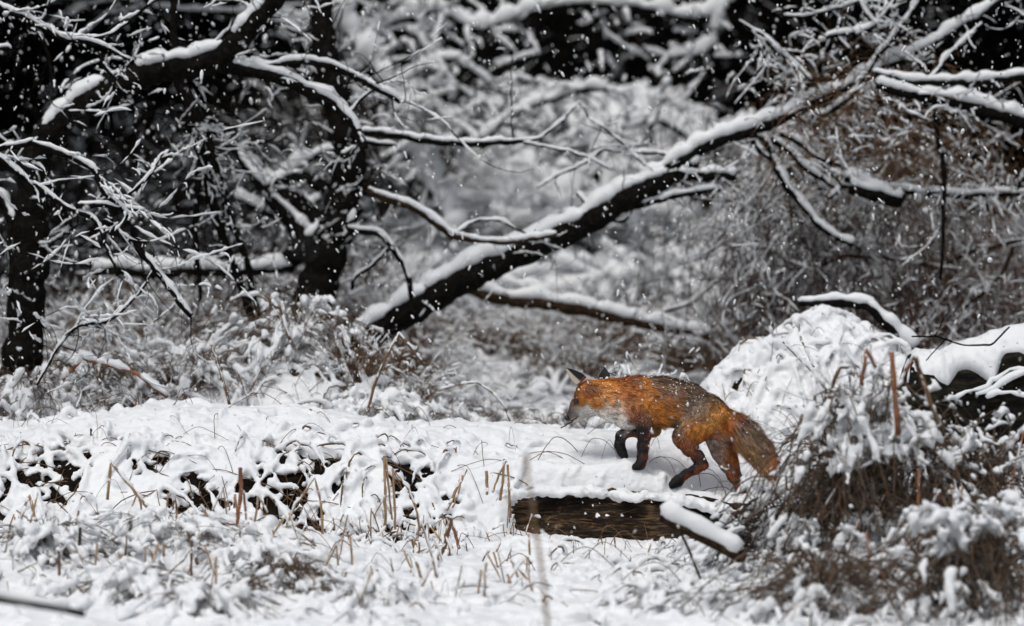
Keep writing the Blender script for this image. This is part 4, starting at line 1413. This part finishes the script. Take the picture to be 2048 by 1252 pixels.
st('curled brown stem loop at the left of the right brush', -1.6, (1655, 860), (1660, 780), (1680, 735), (1700, 735), (1703, 775), mt=STEM, r=3.5)
st('dark arching stem at the right shoulder of the brush', -2.05, (1880, 860), (1860, 800), (1838, 740), (1830, 715), mt=STEM, r=5)
st('slanting rusty twig pair at the foot of the right mound, left one', 0.9, (1622, 742), (1592, 712), (1565, 683), r=1.6, mt=STEM)
st('slanting straw twig at the foot of the right mound, right one', 0.9, (1628, 735), (1612, 700), (1600, 673), r=2.0, mt=STEM)
st('brown snow-topped upright stalk behind the left ridge', 0.9, (460, 812), (440, 740), (424, 690), mt=STEM, r=3)
st('long brown stalk bent into an A behind the ridge', 1.0, (735, 825), (752, 760), (775, 710), (797, 668), mt=STEM, r=3)
st('right leg of the A-shaped bent stalk behind the ridge', 1.0, (845, 725), (822, 695), (797, 668), mt=STEM, r=3)
st('arched thin straw loop beyond the ridge, left of the fox', 0.9, (880, 780), (915, 770), (955, 765), (985, 785), (1010, 815), (1022, 850), mt=STEM, r=1.6)
st('brown snow-laden elbow stalk in the heap behind the far left', 0.9, (125, 760), (165, 715), (215, 730), (270, 745), (335, 795), mt=RUST, r=4, hsn=0.03)
st('snowy tall stalk behind the leftmost heap top', 1.2, (530, 590), (560, 620), (580, 680), mt=STEM, r=3, hsn=0.02)
st('thin twig the fox is sniffing at on the snow', 0.0, (1122, 856), (1138, 847), (1146, 842), mt=STEMD, r=1.3, snow_top=False)

# many more stalks, alike
def rstalks(n, x0, x1, y0, y1, L, label, group, mt, r, name='dry_stalk', cat='stalk'):
    for _ in range(n):
        x, y = rng.uniform(x0, x1), rng.uniform(y0, y1)
        z = float(G(np.array([x]), np.array([y]))[0])
        l = rng.uniform(*L)
        a = rng.normal(0, 0.38)
        b = rng.normal(0, 0.2)
        p0 = np.array([x, y, z])
        p1 = p0 + np.array([math.sin(a) * l, math.sin(b) * l, math.cos(a) * l])
        pts = [p0, p1]
        if rng.random() < 0.45:
            d = rng.normal(0, 0.5)
            pts.append(p1 + np.array([math.sin(d) * l * 0.5 + rng.choice([-1, 1]) * 0.02, 0.01, -l * rng.uniform(0.1, 0.6)]))
        stalk(label, pts, mt, rng.uniform(*r), group=group, name=name, cat=cat)


rstalks(125, -2.3, 0.1, -2.3, -0.7, (0.07, 0.22), 'dry straw-coloured stalk standing in the snow of the lower left', 'straw stalks at the lower left', STRAW, (0.0022, 0.0045))
rstalks(50, -2.3, 0.0, -2.2, -0.6, (0.06, 0.18), 'dry brown stalk standing in the snow of the lower left', 'brown stalks at the lower left', STEM, (0.0022, 0.0045))
rstalks(40, -0.75, 0.1, -0.55, -0.25, (0.06, 0.15), 'short reed stub in front of the short brown log', 'reed stubs by the short log', STRAW, (0.0015, 0.003), 'reed_stub', 'reed')
rstalks(45, 0.0, 1.0, -2.0, -0.6, (0.04, 0.11), 'small bent twig poking from the open snow below the fox', 'small twigs below the fox', STEM, (0.0012, 0.0025), 'bent_twig', 'twig')
rstalks(36, 1.2, 1.95, -2.6, -1.2, (0.2, 0.5), 'brown stalk among the brush at the lower right', 'stalks in the lower right brush', RUST, (0.003, 0.005))
rstalks(30, -2.4, 0.2, 0.9, 2.1, (0.12, 0.32), 'brown stalk in the matted grass behind the ridge', 'stalks behind the ridge', STEM, (0.002, 0.004))
rstalks(26, 0.9, 2.1, 0.6, 1.8, (0.08, 0.2), 'thin dark twig poking out of the right snow mound', 'twigs on the right mound', STEM, (0.001, 0.002), 'bent_twig', 'twig')

# loose thin grass blades lying over the snow (uncountable)
A = Acc()
for smp, n_, L_ in ((box(-2.6, 2.4, -2.6, 0.5), 300, (0.06, 0.28)), (box(0.8, 2.2, 0.6, 2.0), 160, (0.1, 0.35)), (box(-2.6, 0.3, 0.9, 2.2), 420, (0.1, 0.4))):
    arcs(n_, smp, curlv=0.25, L=L_, hh=(0.02, 0.09), acc=None, sacc=A, surf=Ssurf, stem_r=0.0012, rs=(0.001, 0.002), jit=0.0015)
link('dead_grass', A.mesh('dead_grass', STEM), kind='stuff', label='thin bent dead grass blades poking through the snow', category='grass')

# ------------------------------------------------------------------ fox
s_ = 16 / FPX
chains = []   # (list of (u,v,w,r)), lateral scale, hair length px, k


def ch(pts, lat=1.0, hair=8.0, nm=''):
    chains.append((pts, lat, hair, nm))


ch([(1180, 790, 2, 30), (1222, 798, 0, 38), (1272, 801, 0, 48), (1325, 804, 0, 48), (1372, 812, 0, 45), (1412, 832, 0, 41), (1440, 848, 0, 33)], 0.78, 11, 'torso')
ch([(1186, 808, 0, 20), (1210, 812, 0, 21), (1250, 828, 0, 27), (1290, 832, 0, 23)], 0.8, 6, 'chest')
ch([(1142, 830, 22, 9.5), (1160, 812, 12, 19), (1176, 795, 4, 28)], 0.95, 3.5, 'head')
ch([(1136, 838, 26, 5.5), (1150, 835, 18, 8.5), (1178, 820, 4, 14)], 1.0, 3.5, 'jaw')
ch([(1278, 812, -20, 28), (1289, 845, -24, 19), (1289, 870, -24, 13), (1286, 893, -24, 11), (1285, 915, -24, 9.5), (1281, 930, -24, 9)], 0.85, 3.0, 'nfl')
ch([(1281, 929, -24, 8.5), (1270, 934, -24, 6.5)], 1.2, 1.5, 'nfp')
ch([(1295, 835, 20, 22), (1308, 860, 22, 13), (1280, 865, 22, 10.5), (1255, 863, 22, 10), (1242, 872, 22, 10), (1239, 890, 22, 9.5), (1244, 904, 22, 8.5), (1250, 912, 22, 6.5)], 0.85, 2.5, 'ffl')
ch([(1418, 832, -16, 38), (1388, 855, -24, 33), (1368, 874, -26, 22), (1380, 896, -26, 15.5), (1396, 914, -25, 11.5), (1406, 929, -24, 9.5), (1392, 938, -24, 8.5), (1372, 948, -24, 8), (1356, 961, -24, 10)], 0.75, 4.5, 'nhl')
ch([(1356, 962, -24, 9.5), (1346, 969, -24, 8.5)], 1.1, 1.5, 'nhp')
ch([(1436, 845, 16, 34), (1442, 878, 20, 29), (1448, 902, 22, 25), (1459, 928, 22, 18), (1468, 950, 22, 12.5), (1480, 973, 22, 9.5), (1487, 996, 22, 8.5)], 0.75, 4.5, 'fhl')
ch([(1487, 996, 22, 8.5), (1479, 1003, 22, 7)], 1.1, 1.5, 'fhp')
ch([(1445, 835, 0, 20), (1470, 853, -2, 24), (1494, 875, -6, 26), (1516, 900, -8, 24), (1531, 922, -8, 19), (1538, 937, -8, 11)], 0.9, 19, 'tail')


def sdf(Q, want=False):
    """Q (...,3) in px (u,v,w)"""
    d = None
    acc_dir = 0
    acc_w = 0
    acc_h = 0
    for pts, lat, hair, nm in chains:
        for j in range(len(pts) - 1):
            a = np.array(pts[j], float)
            b = np.array(pts[j + 1], float)
            sc3 = np.array([1, 1, 1 / lat])
            pa = (Q - a[:3]) * sc3
            ba = (b[:3] - a[:3]) * sc3
            h = np.clip((pa @ ba) / (ba @ ba), 0, 1)
            dd = np.linalg.norm(pa - h[..., None] * ba, axis=-1) - (a[3] + (b[3] - a[3]) * h)
            if d is None:
                d = dd
            else:
                k = 7.0
                hh = np.clip(0.5 + 0.5 * (d - dd) / k, 0, 1)
                d = d * (1 - hh) + dd * hh - k * hh * (1 - hh)
            if want:
                ww = np.exp(-np.clip(dd, -6, 60) / 5.0)
                dr = (b[:3] - a[:3])
                if nm in ('head', 'jaw'):
                    pass
                dr = dr / np.linalg.norm(dr)
                acc_dir = acc_dir + ww[..., None] * dr
                acc_h = acc_h + ww * hair
                acc_w = acc_w + ww
    if want:
        return d, nrm(acc_dir), acc_h / acc_w
    return d


STP = 2.4
gu = np.arange(1115, 1565, STP)
gv = np.arange(728, 1024, STP)
gw = np.arange(-70, 72, STP)
D = np.empty((len(gu), len(gv), len(gw)))
VV, WW = np.meshgrid(gv, gw, indexing='ij')
for a_ in range(0, len(gu), 16):
    blk = gu[a_:a_ + 16]
    Q = np.stack([np.broadcast_to(blk[:, None, None], (len(blk),) + VV.shape), np.broadcast_to(VV, (len(blk),) + VV.shape), np.broadcast_to(WW, (len(blk),) + VV.shape)], -1)
    D[a_:a_ + 16] = sdf(Q)


def surface_nets(D, o, st_):
    nx, ny, nz = D.shape
    ins = D < 0
    corners = [(i, j, k) for i in (0, 1) for j in (0, 1) for k in (0, 1)]
    def sub(A, c):
        return A[c[0]:nx - 1 + c[0], c[1]:ny - 1 + c[1], c[2]:nz - 1 + c[2]]
    cnt = sum(sub(ins, c).astype(int) for c in corners)
    act = (cnt > 0) & (cnt < 8)
    ps = np.zeros(act.shape + (3,))
    n = np.zeros(act.shape)
    for a in corners:
        for ax in range(3):
            if a[ax] == 0:
                b = list(a)
                b[ax] = 1
                da, db = sub(D, a), sub(D, tuple(b))
                x = (da < 0) != (db < 0)
                t = np.where(x, da / np.where(x, da - db, 1), 0)
                p = np.stack([np.full(t.shape, float(a[0])), np.full(t.shape, float(a[1])), np.full(t.shape, float(a[2]))], -1)
                p[..., ax] += t
                ps += p * x[..., None]
                n += x
    idx = -np.ones(act.shape, int)
    idx[act] = np.arange(act.sum())
    ijk = np.argwhere(act)
    V = (ijk + ps[act] / n[act][:, None]) * st_ + o
    F = []
    for ax in range(3):
        o1, o2 = [(1, 2), (2, 0), (0, 1)][ax]
        A = [slice(1, -1)] * 3
        A[ax] = slice(0, D.shape[ax] - 1)
        B = list(A)
        B[ax] = slice(1, D.shape[ax])
        lo, hi = ins[tuple(A)], ins[tuple(B)]
        x = np.argwhere(lo != hi)
        off = np.array([1, 1, 1])
        off[ax] = 0
        c = x + off
        def at(d1, d2):
            q_ = c.copy()
            q_[:, o1] -= d1
            q_[:, o2] -= d2
            return idx[q_[:, 0], q_[:, 1], q_[:, 2]]
        f = np.stack([at(1, 1), at(0, 1), at(0, 0), at(1, 0)], -1)
        fl = ~lo[tuple(x.T)]
        f[fl] = f[fl][:, ::-1]
        F.append(f)
    return V, np.concatenate(F)


Vp, Fp = surface_nets(D, np.array([gu[0], gv[0], gw[0]]), STP)


def fox_world(Q):
    """fox px coordinates (u, v, w) -> metres"""
    Yw = Q[..., 2] * s_
    d1 = _f[1] + _u[1] * (626 - Q[..., 1]) / FPX
    t = (Yw + 16) / d1
    x = (Q[..., 0] - 1024) / FPX * t
    z = CZ + (_f[2] + _u[2] * (626 - Q[..., 1]) / FPX) * t
    return np.stack([x, Yw, z], -1)


OR = (0.60, 0.215, 0.030)
OB = (0.72, 0.33, 0.075)
DO = (0.38, 0.105, 0.018)
RD = (0.20, 0.050, 0.014)
BR = (0.085, 0.050, 0.034)
GB = (0.16, 0.11, 0.08)
GR = (0.88, 0.84, 0.79)
BK = (0.012, 0.011, 0.012)
TN = (0.33, 0.19, 0.08)
DK = (0.05, 0.025, 0.018)
cps = [(1160, 775, 0, OR), (1155, 765, 0, OR), (1178, 783, -20, RD), (1176, 795, -20, DO), (1168, 805, -20, OR), (1200, 765, 0, OR), (1212, 785, 0, OB), (1225, 775, 0, OR), (1222, 800, 0, OB), (1205, 800, 0, OR), (1240, 765, 0, DO),
       (1252, 790, 0, DO), (1262, 770, 0, RD), (1258, 812, 0, OR), (1268, 825, 0, DO), (1268, 795, 0, DO), (1285, 772, 0, OR), (1290, 795, 0, OB), (1292, 812, 0, OR), (1276, 838, -20, RD), (1288, 848, -20, DK), (1270, 752, 0, RD),
       (1300, 758, 0, BR), (1320, 772, 0, BR), (1345, 765, 0, BR), (1375, 780, 0, BR), (1335, 790, 0, GB), (1360, 800, 0, BR), (1405, 798, 0, BR), (1390, 785, 0, BR), (1430, 812, 0, BR), (1310, 800, 0, DO), (1320, 822, 0, OR), (1340, 825, 0, OR), (1330, 845, 0, OR), (1310, 840, 0, OR), (1350, 812, 0, DO),
       (1378, 820, -20, GB), (1400, 815, -20, GB), (1385, 838, -20, GB), (1355, 850, -20, GB), (1348, 865, -20, BR), (1410, 832, -20, GB), (1372, 852, -25, TN), (1395, 858, -25, OR), (1385, 866, -25, OR), (1418, 850, -20, OB), (1432, 835, -15, OB), (1442, 825, -10, OB), (1448, 845, -10, DO), (1415, 868, -20, DO), (1360, 880, -25, RD), (1378, 888, -25, RD), (1392, 905, -25, DK), (1382, 905, -25, RD),
       (1404, 922, -25, DK), (1408, 932, -25, RD), (1396, 942, -25, RD), (1380, 952, -25, RD), (1384, 940, -25, BK), (1388, 932, -25, BK), (1370, 944, -25, BK), (1355, 955, -25, BK), (1345, 970, -25, BK), (1360, 968, -25, BK),
       (1165, 826, 0, GR), (1180, 822, -10, GR), (1172, 815, -15, GR), (1195, 826, 0, GR), (1215, 832, 0, GR), (1232, 842, 0, GR), (1240, 856, 0, GR), (1205, 818, 0, GR), (1158, 838, 15, GR), (1228, 828, 0, GR), (1255, 862, 0, GR), (1150, 845, 20, GR), (1148, 812, 15, (0.20, 0.10, 0.05)), (1152, 800, 8, DO), (1153, 802, -6, DK), (1162, 800, -12, OR), (1170, 808, -15, OR), (1188, 809, -15, OR), (1180, 802, -15, OB), (1158, 822, 8, (0.62, 0.55, 0.48)), (1172, 828, 0, (0.66, 0.62, 0.57)), (1144, 824, 20, (0.09, 0.065, 0.05)), (1138, 833, 24, (0.08, 0.06, 0.05)), (1152, 830, 12, (0.28, 0.22, 0.19)),
       (1282, 862, -24, BK), (1290, 862, -24, BK), (1287, 880, -24, BK), (1286, 900, -24, BK), (1280, 885, -24, BK), (1280, 910, -24, BK), (1272, 934, -24, BK), (1304, 870, -24, RD), (1301, 890, -24, RD), (1296, 912, -24, RD), (1284, 925, -24, BK), (1294, 926, -24, RD),
       (1250, 858, 22, BK), (1270, 860, 22, BK), (1285, 874, 22, DO), (1262, 872, 22, RD), (1240, 872, 22, BK), (1240, 892, 22, BK), (1249, 910, 22, BK), (1312, 866, 22, TN), (1318, 858, 20, TN),
       (1422, 885, 20, (0.42, 0.34, 0.28)), (1432, 905, 20, (0.40, 0.32, 0.26)), (1445, 932, 20, (0.36, 0.26, 0.18)), (1440, 890, 10, (0.34, 0.22, 0.16)), (1420, 878, 10, (0.5, 0.42, 0.36)), (1452, 885, 20, RD), (1462, 900, 20, DO), (1466, 925, 20, DO), (1456, 930, 20, RD), (1470, 948, 20, RD), (1482, 965, 20, BK), (1476, 975, 20, RD), (1488, 992, 20, RD), (1480, 1003, 20, DO),
       (1470, 835, 0, RD), (1480, 852, 0, GB), (1490, 850, 0, BR), (1500, 872, 0, GB), (1515, 880, 0, BR), (1490, 885, 0, TN), (1508, 900, 0, TN), (1525, 915, 0, TN), (1530, 940, 0, TN), (1540, 890, 0, DO), (1546, 905, 0, DO), (1543, 925, 0, DO), (1525, 885, 0, GB)]
CPp = np.array([[c[0], c[1], c[2]] for c in cps], float)
CPc = np.array([c[3] for c in cps], float)


def coat(Q):
    out = np.empty((len(Q), 3))
    for a in range(0, len(Q), 20000):
        q_ = Q[a:a + 20000]
        # small warp so colour borders run unevenly along the hair
        wv = (vn3(q_, 1 / 9.0, 2) - 0.5) * 9
        wv2 = (vn3(q_, 1 / 9.0, 9) - 0.5) * 9
        q2 = q_ + np.stack([wv, wv2, 0 * wv], -1)
        d2 = ((q2[:, None, :2] - CPp[None, :, :2]) ** 2).sum(-1) + 0.45 * (q2[:, None, 2] - CPp[None, :, 2]) ** 2
        # the left half of the coat mirrors the right one on the trunk
        w_ = 1 / (d2 + 6) ** 2.4
        out[a:a + 20000] = (w_ @ CPc) / w_.sum(1, keepdims=True)
    return out


tfox = thing('fox', 'red fox with snow on its back stalking along the snowy log, one forepaw raised', 'fox')
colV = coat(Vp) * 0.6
Vw = fox_world(Vp)
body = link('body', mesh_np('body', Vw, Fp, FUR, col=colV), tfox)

# hair
tri = np.concatenate([Fp[:, [0, 1, 2]], Fp[:, [0, 2, 3]]])
A3 = Vp[tri]
cr = np.cross(A3[:, 1] - A3[:, 0], A3[:, 2] - A3[:, 0])
ar = np.linalg.norm(cr, axis=1)
NH = 130000
fi = rng.choice(len(tri), NH, p=ar / ar.sum())
b1, b2 = rng.random(NH), rng.random(NH)
fl = b1 + b2 > 1
b1[fl], b2[fl] = 1 - b1[fl], 1 - b2[fl]
root = A3[fi, 0] + (A3[fi, 1] - A3[fi, 0]) * b1[:, None] + (A3[fi, 2] - A3[fi, 0]) * b2[:, None]
e = 1.0
_, flow, hl = sdf(root, True)
gn = np.stack([sdf(root + np.eye(3)[k] * e) - sdf(root - np.eye(3)[k] * e) for k in range(3)], -1)
gn = nrm(gn)
flow = flow + np.array([0, 0.2, 0])   # hair hangs a little
tang = flow - (flow * gn).sum(1, keepdims=True) * gn
tang = nrm(tang)
clump = np.stack([vn3(root, 1 / 5.0, k + 20) - 0.5 for k in range(3)], -1)
clump2 = np.stack([vn3(root, 1 / 14.0, k + 30) - 0.5 for k in range(3)], -1)
stand = 0.22 + 0.25 * rng.random(NH)[:, None] + 0.18 * (hl[:, None] > 13)
hd = nrm(tang + gn * stand + clump * 0.75 + clump2 * 0.5 + rng.normal(0, 0.10, (NH, 3)))
L = hl * rng.uniform(0.6, 1.25, NH) * (0.8 + 0.5 * vn3(root, 1 / 7.0, 40))
L = L * np.clip((root[:, 0] - 1150) / 75, 0.2, 1.0) * np.where(rng.random(NH) < 0.10, 1.6, 1)
L = L[:, None]
wid = np.where(hl < 5, 0.5, 0.62)[:, None] * rng.uniform(0.7, 1.2, (NH, 1))
side = nrm(np.cross(hd, gn) + 1e-6)
p1 = root - gn * 0.5
p2 = root + hd * L * 0.5
p3 = root + nrm(hd + tang * 0.25 - gn * 0.15) * L
HV = np.stack([p1 - side * wid, p1 + side * wid, p2 - side * wid * 0.75, p2 + side * wid * 0.75, p3], 1)
hc = coat(root)
br = rng.uniform(0.4, 1.6, NH)[:, None] * (0.45 + 1.1 * vn3(root, 1 / 6.0, 50))[:, None]
# grizzle: some pale banded hairs in the dark saddle
dark = (hc.sum(1) < 0.45) & (root[:, 1] < 900) & (hc.sum(1) > 0.1)
gz = dark & (rng.random(NH) < 0.16)
hc = hc * br
hc[gz] = hc[gz] * 0.4 + np.array([0.30, 0.22, 0.15])
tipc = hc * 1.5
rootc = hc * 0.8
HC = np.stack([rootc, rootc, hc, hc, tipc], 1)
base_i = np.arange(NH)[:, None] * 5
F4 = np.concatenate([base_i + 0, base_i + 1, base_i + 3, base_i + 2], 1)
F3 = np.concatenate([base_i + 2, base_i + 3, base_i + 4], 1)
HVw = fox_world(HV.reshape(-1, 3))
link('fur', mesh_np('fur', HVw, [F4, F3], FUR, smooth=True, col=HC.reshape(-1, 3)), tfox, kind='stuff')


def ear(tip, basec, bw, cupdir, parent, inner, rimpale=True):
    """cupped triangular ear; points in fox px"""
    tip, basec, bw, cupdir = map(lambda a: np.array(a, float), (tip, basec, bw, cupdir))
    ns_, nt_ = 14, 13
    s = np.linspace(0, 1, ns_)[:, None]
    t = np.linspace(-1, 1, nt_)[None]
    wd = (1 - s ** 1.5) * (1 + 0.25 * np.sin(math.pi * s)) + 0.03
    cup = (1 - t ** 2) * 0.55 * np.linalg.norm(bw) * wd
    Pm = basec + (tip - basec) * s[..., None] + bw * (t * wd)[..., None] - nrm(cupdir) * cup[..., None]
    Po = Pm
    Pi = Pm + nrm(cupdir) * 2.0
    V = np.concatenate([Po.reshape(-1, 3), Pi.reshape(-1, 3)])
    i = np.arange(ns_ * nt_).reshape(ns_, nt_)
    q = np.stack([i[:-1, :-1], i[:-1, 1:], i[1:, 1:], i[1:, :-1]], -1).reshape(-1, 4)
    m = ns_ * nt_
    rim = np.concatenate([i[:, 0], i[-1, 1:], i[::-1, -1][1:], i[0, ::-1][1:-1]])
    rn_ = np.roll(rim, -1)
    col = np.empty((2 * m, 3))
    sg = np.repeat(np.linspace(0, 1, ns_), nt_)
    tg = np.tile(np.linspace(-1, 1, nt_), ns_)
    backc = np.where(sg[:, None] < 0.12, np.array([RD]), np.array([BK]))
    col[:m] = np.where(((tg < -0.55) & (sg > 0.05) & (sg < 0.93) & rimpale)[:, None], np.array(inner), backc)
    tg = np.tile(np.linspace(-1, 1, nt_), ns_)
    col[m:] = np.where(((tg > 0.0) | (sg > 0.93))[:, None], np.array([BK]), np.array(inner) * (0.5 + 0.6 * sg[:, None]))
    return link('ear', mesh_np('ear', fox_world(V), [np.concatenate([q, q[:, ::-1] + m, np.stack([rim, rn_, rn_ + m, rim + m], -1)])], FUR, col=col), parent)


ear((1132, 735, -20), (1164, 762, -14), (8, -8, 6), (-0.75, 0.5, -0.3), tfox, (0.50, 0.43, 0.35))
ear((1210, 734, 34), (1209, 760, 30), (11, 0, -3), (-0.5, -0.2, 0.85), tfox, (0.40, 0.34, 0.28), False)


def blob(name, c, r, m, parent, sc=(1, 1, 1)):
    import bmesh
    bm = bmesh.new()
    bmesh.ops.create_uvsphere(bm, u_segments=16, v_segments=10, radius=r * s_)
    me_ = bpy.data.meshes.new(name)
    bm.to_mesh(me_)
    bm.free()
    for p_ in me_.polygons:
        p_.use_smooth = True
    me_.materials.append(m)
    o = link(name, me_, parent)
    o.location = fox_world(np.array(c, float))
    o.scale = sc
    return o


def on_skin(u, v):
    ws = np.linspace(-60, 60, 481)
    d_ = sdf(np.stack([np.full(481, float(u)), np.full(481, float(v)), ws], -1))
    k_ = np.argmin(d_) if d_.min() > 0 else int(np.argmax(d_ < 0))
    return ws[k_]


blob('nose', (1134, 836.5, on_skin(1136, 837) + 1), 6.0, BLACK, tfox, (1, 1, 0.9))
blob('eye', (1153, 802.5, on_skin(1153, 802.5) - 1.0), 3.8, BLACK, tfox, (1.15, 1, 0.85))
# dark line of the mouth
ml = fox_world(np.array([[(u_, v_, on_skin(u_, v_) - 1.2) for u_, v_ in ((1139, 842), (1145, 841), (1152, 837), (1156, 832))]], float))
v, f = tube(ml, np.array([[.0015, .0022, .0022, .001]]), 6)
link('mouth_line', mesh_np('mouth_line', v, f, BLACK), tfox)
# snow caught in the fur
k = np.where((gn[:, 1] < 0.15) & (root[:, 1] < 900) & (gn[:, 2] < 0.5))[0]
k = rng.choice(k, 420, replace=False)
wt = rng.random(420) < np.clip(0.35 - gn[k, 1], 0.12, 1)
k = k[wt]
c = fox_world(root[k] + gn[k] * (hl[k] * 0.45)[:, None])
n_ = len(k)
dd = nrm(rng.normal(size=(n_, 3)))
rr = np.exp(rng.normal(math.log(0.0016), 0.5, n_)) * np.where(rng.random(n_) < 0.15, 1.4, 1)
tt = np.array([-1, -0.5, 0.5, 1])[None, :, None]
v, f = tube(c[:, None] + dd[:, None] * rr[:, None, None] * tt, rr[:, None] * np.array([[0.3, 0.9, 0.9, 0.3]]), 5)
link('snow_specks', mesh_np('snow_specks', v, f, SNOW), tfox, kind='stuff')

# ------------------------------------------------------------------ falling snow
n_ = 9000
Yf = np.where(rng.random(n_) < 0.008, rng.uniform(-11, -5, n_), rng.uniform(-2.5, 4, n_))
k = (Yf + 16) / 16
Xf = rng.uniform(-3.0, 3.0, n_)
Zf = rng.uniform(0.1, 2.9, n_)
gz_ = G(Xf, Yf)
ok = (Zf > gz_ + 0.1) & ~((Yf < -0.6) & (np.abs(Xf - 0.30) < 0.18) & (Zf < 1.9) & (Zf > 0.35))
Xf, Yf, Zf = Xf[ok], Yf[ok], Zf[ok]
n_ = len(Xf)
c = np.stack([Xf, Yf, Zf], -1)
d = nrm(np.stack([rng.normal(0.25, 0.5, n_), rng.normal(0, 0.3, n_), np.full(n_, -1.0)], -1))
rr = np.exp(rng.normal(math.log(0.0031), 0.40, n_)) * np.where(Yf < -3, 0.8, 1)
st_l = rng.uniform(0.8, 1.7, n_) * np.where(rng.random(n_) < 0.25, 1.8, 1)
tt = np.array([-1, -0.5, 0.5, 1])[None, :, None]
v, f = tube(c[:, None] + d[:, None] * (rr * st_l)[:, None, None] * tt, rr[:, None] * np.array([[0.3, 0.9, 0.8, 0.2]]), 5)
link('falling_snow', mesh_np('falling_snow', v, f, SNOW), kind='stuff', label='snowflakes falling through the whole scene', category='snow')

print('tris', sum(sum(len(p.vertices) - 2 for p in m.polygons) if len(m.polygons) < 2000 else len(m.loops) - 2 * len(m.polygons) for m in bpy.data.meshes))
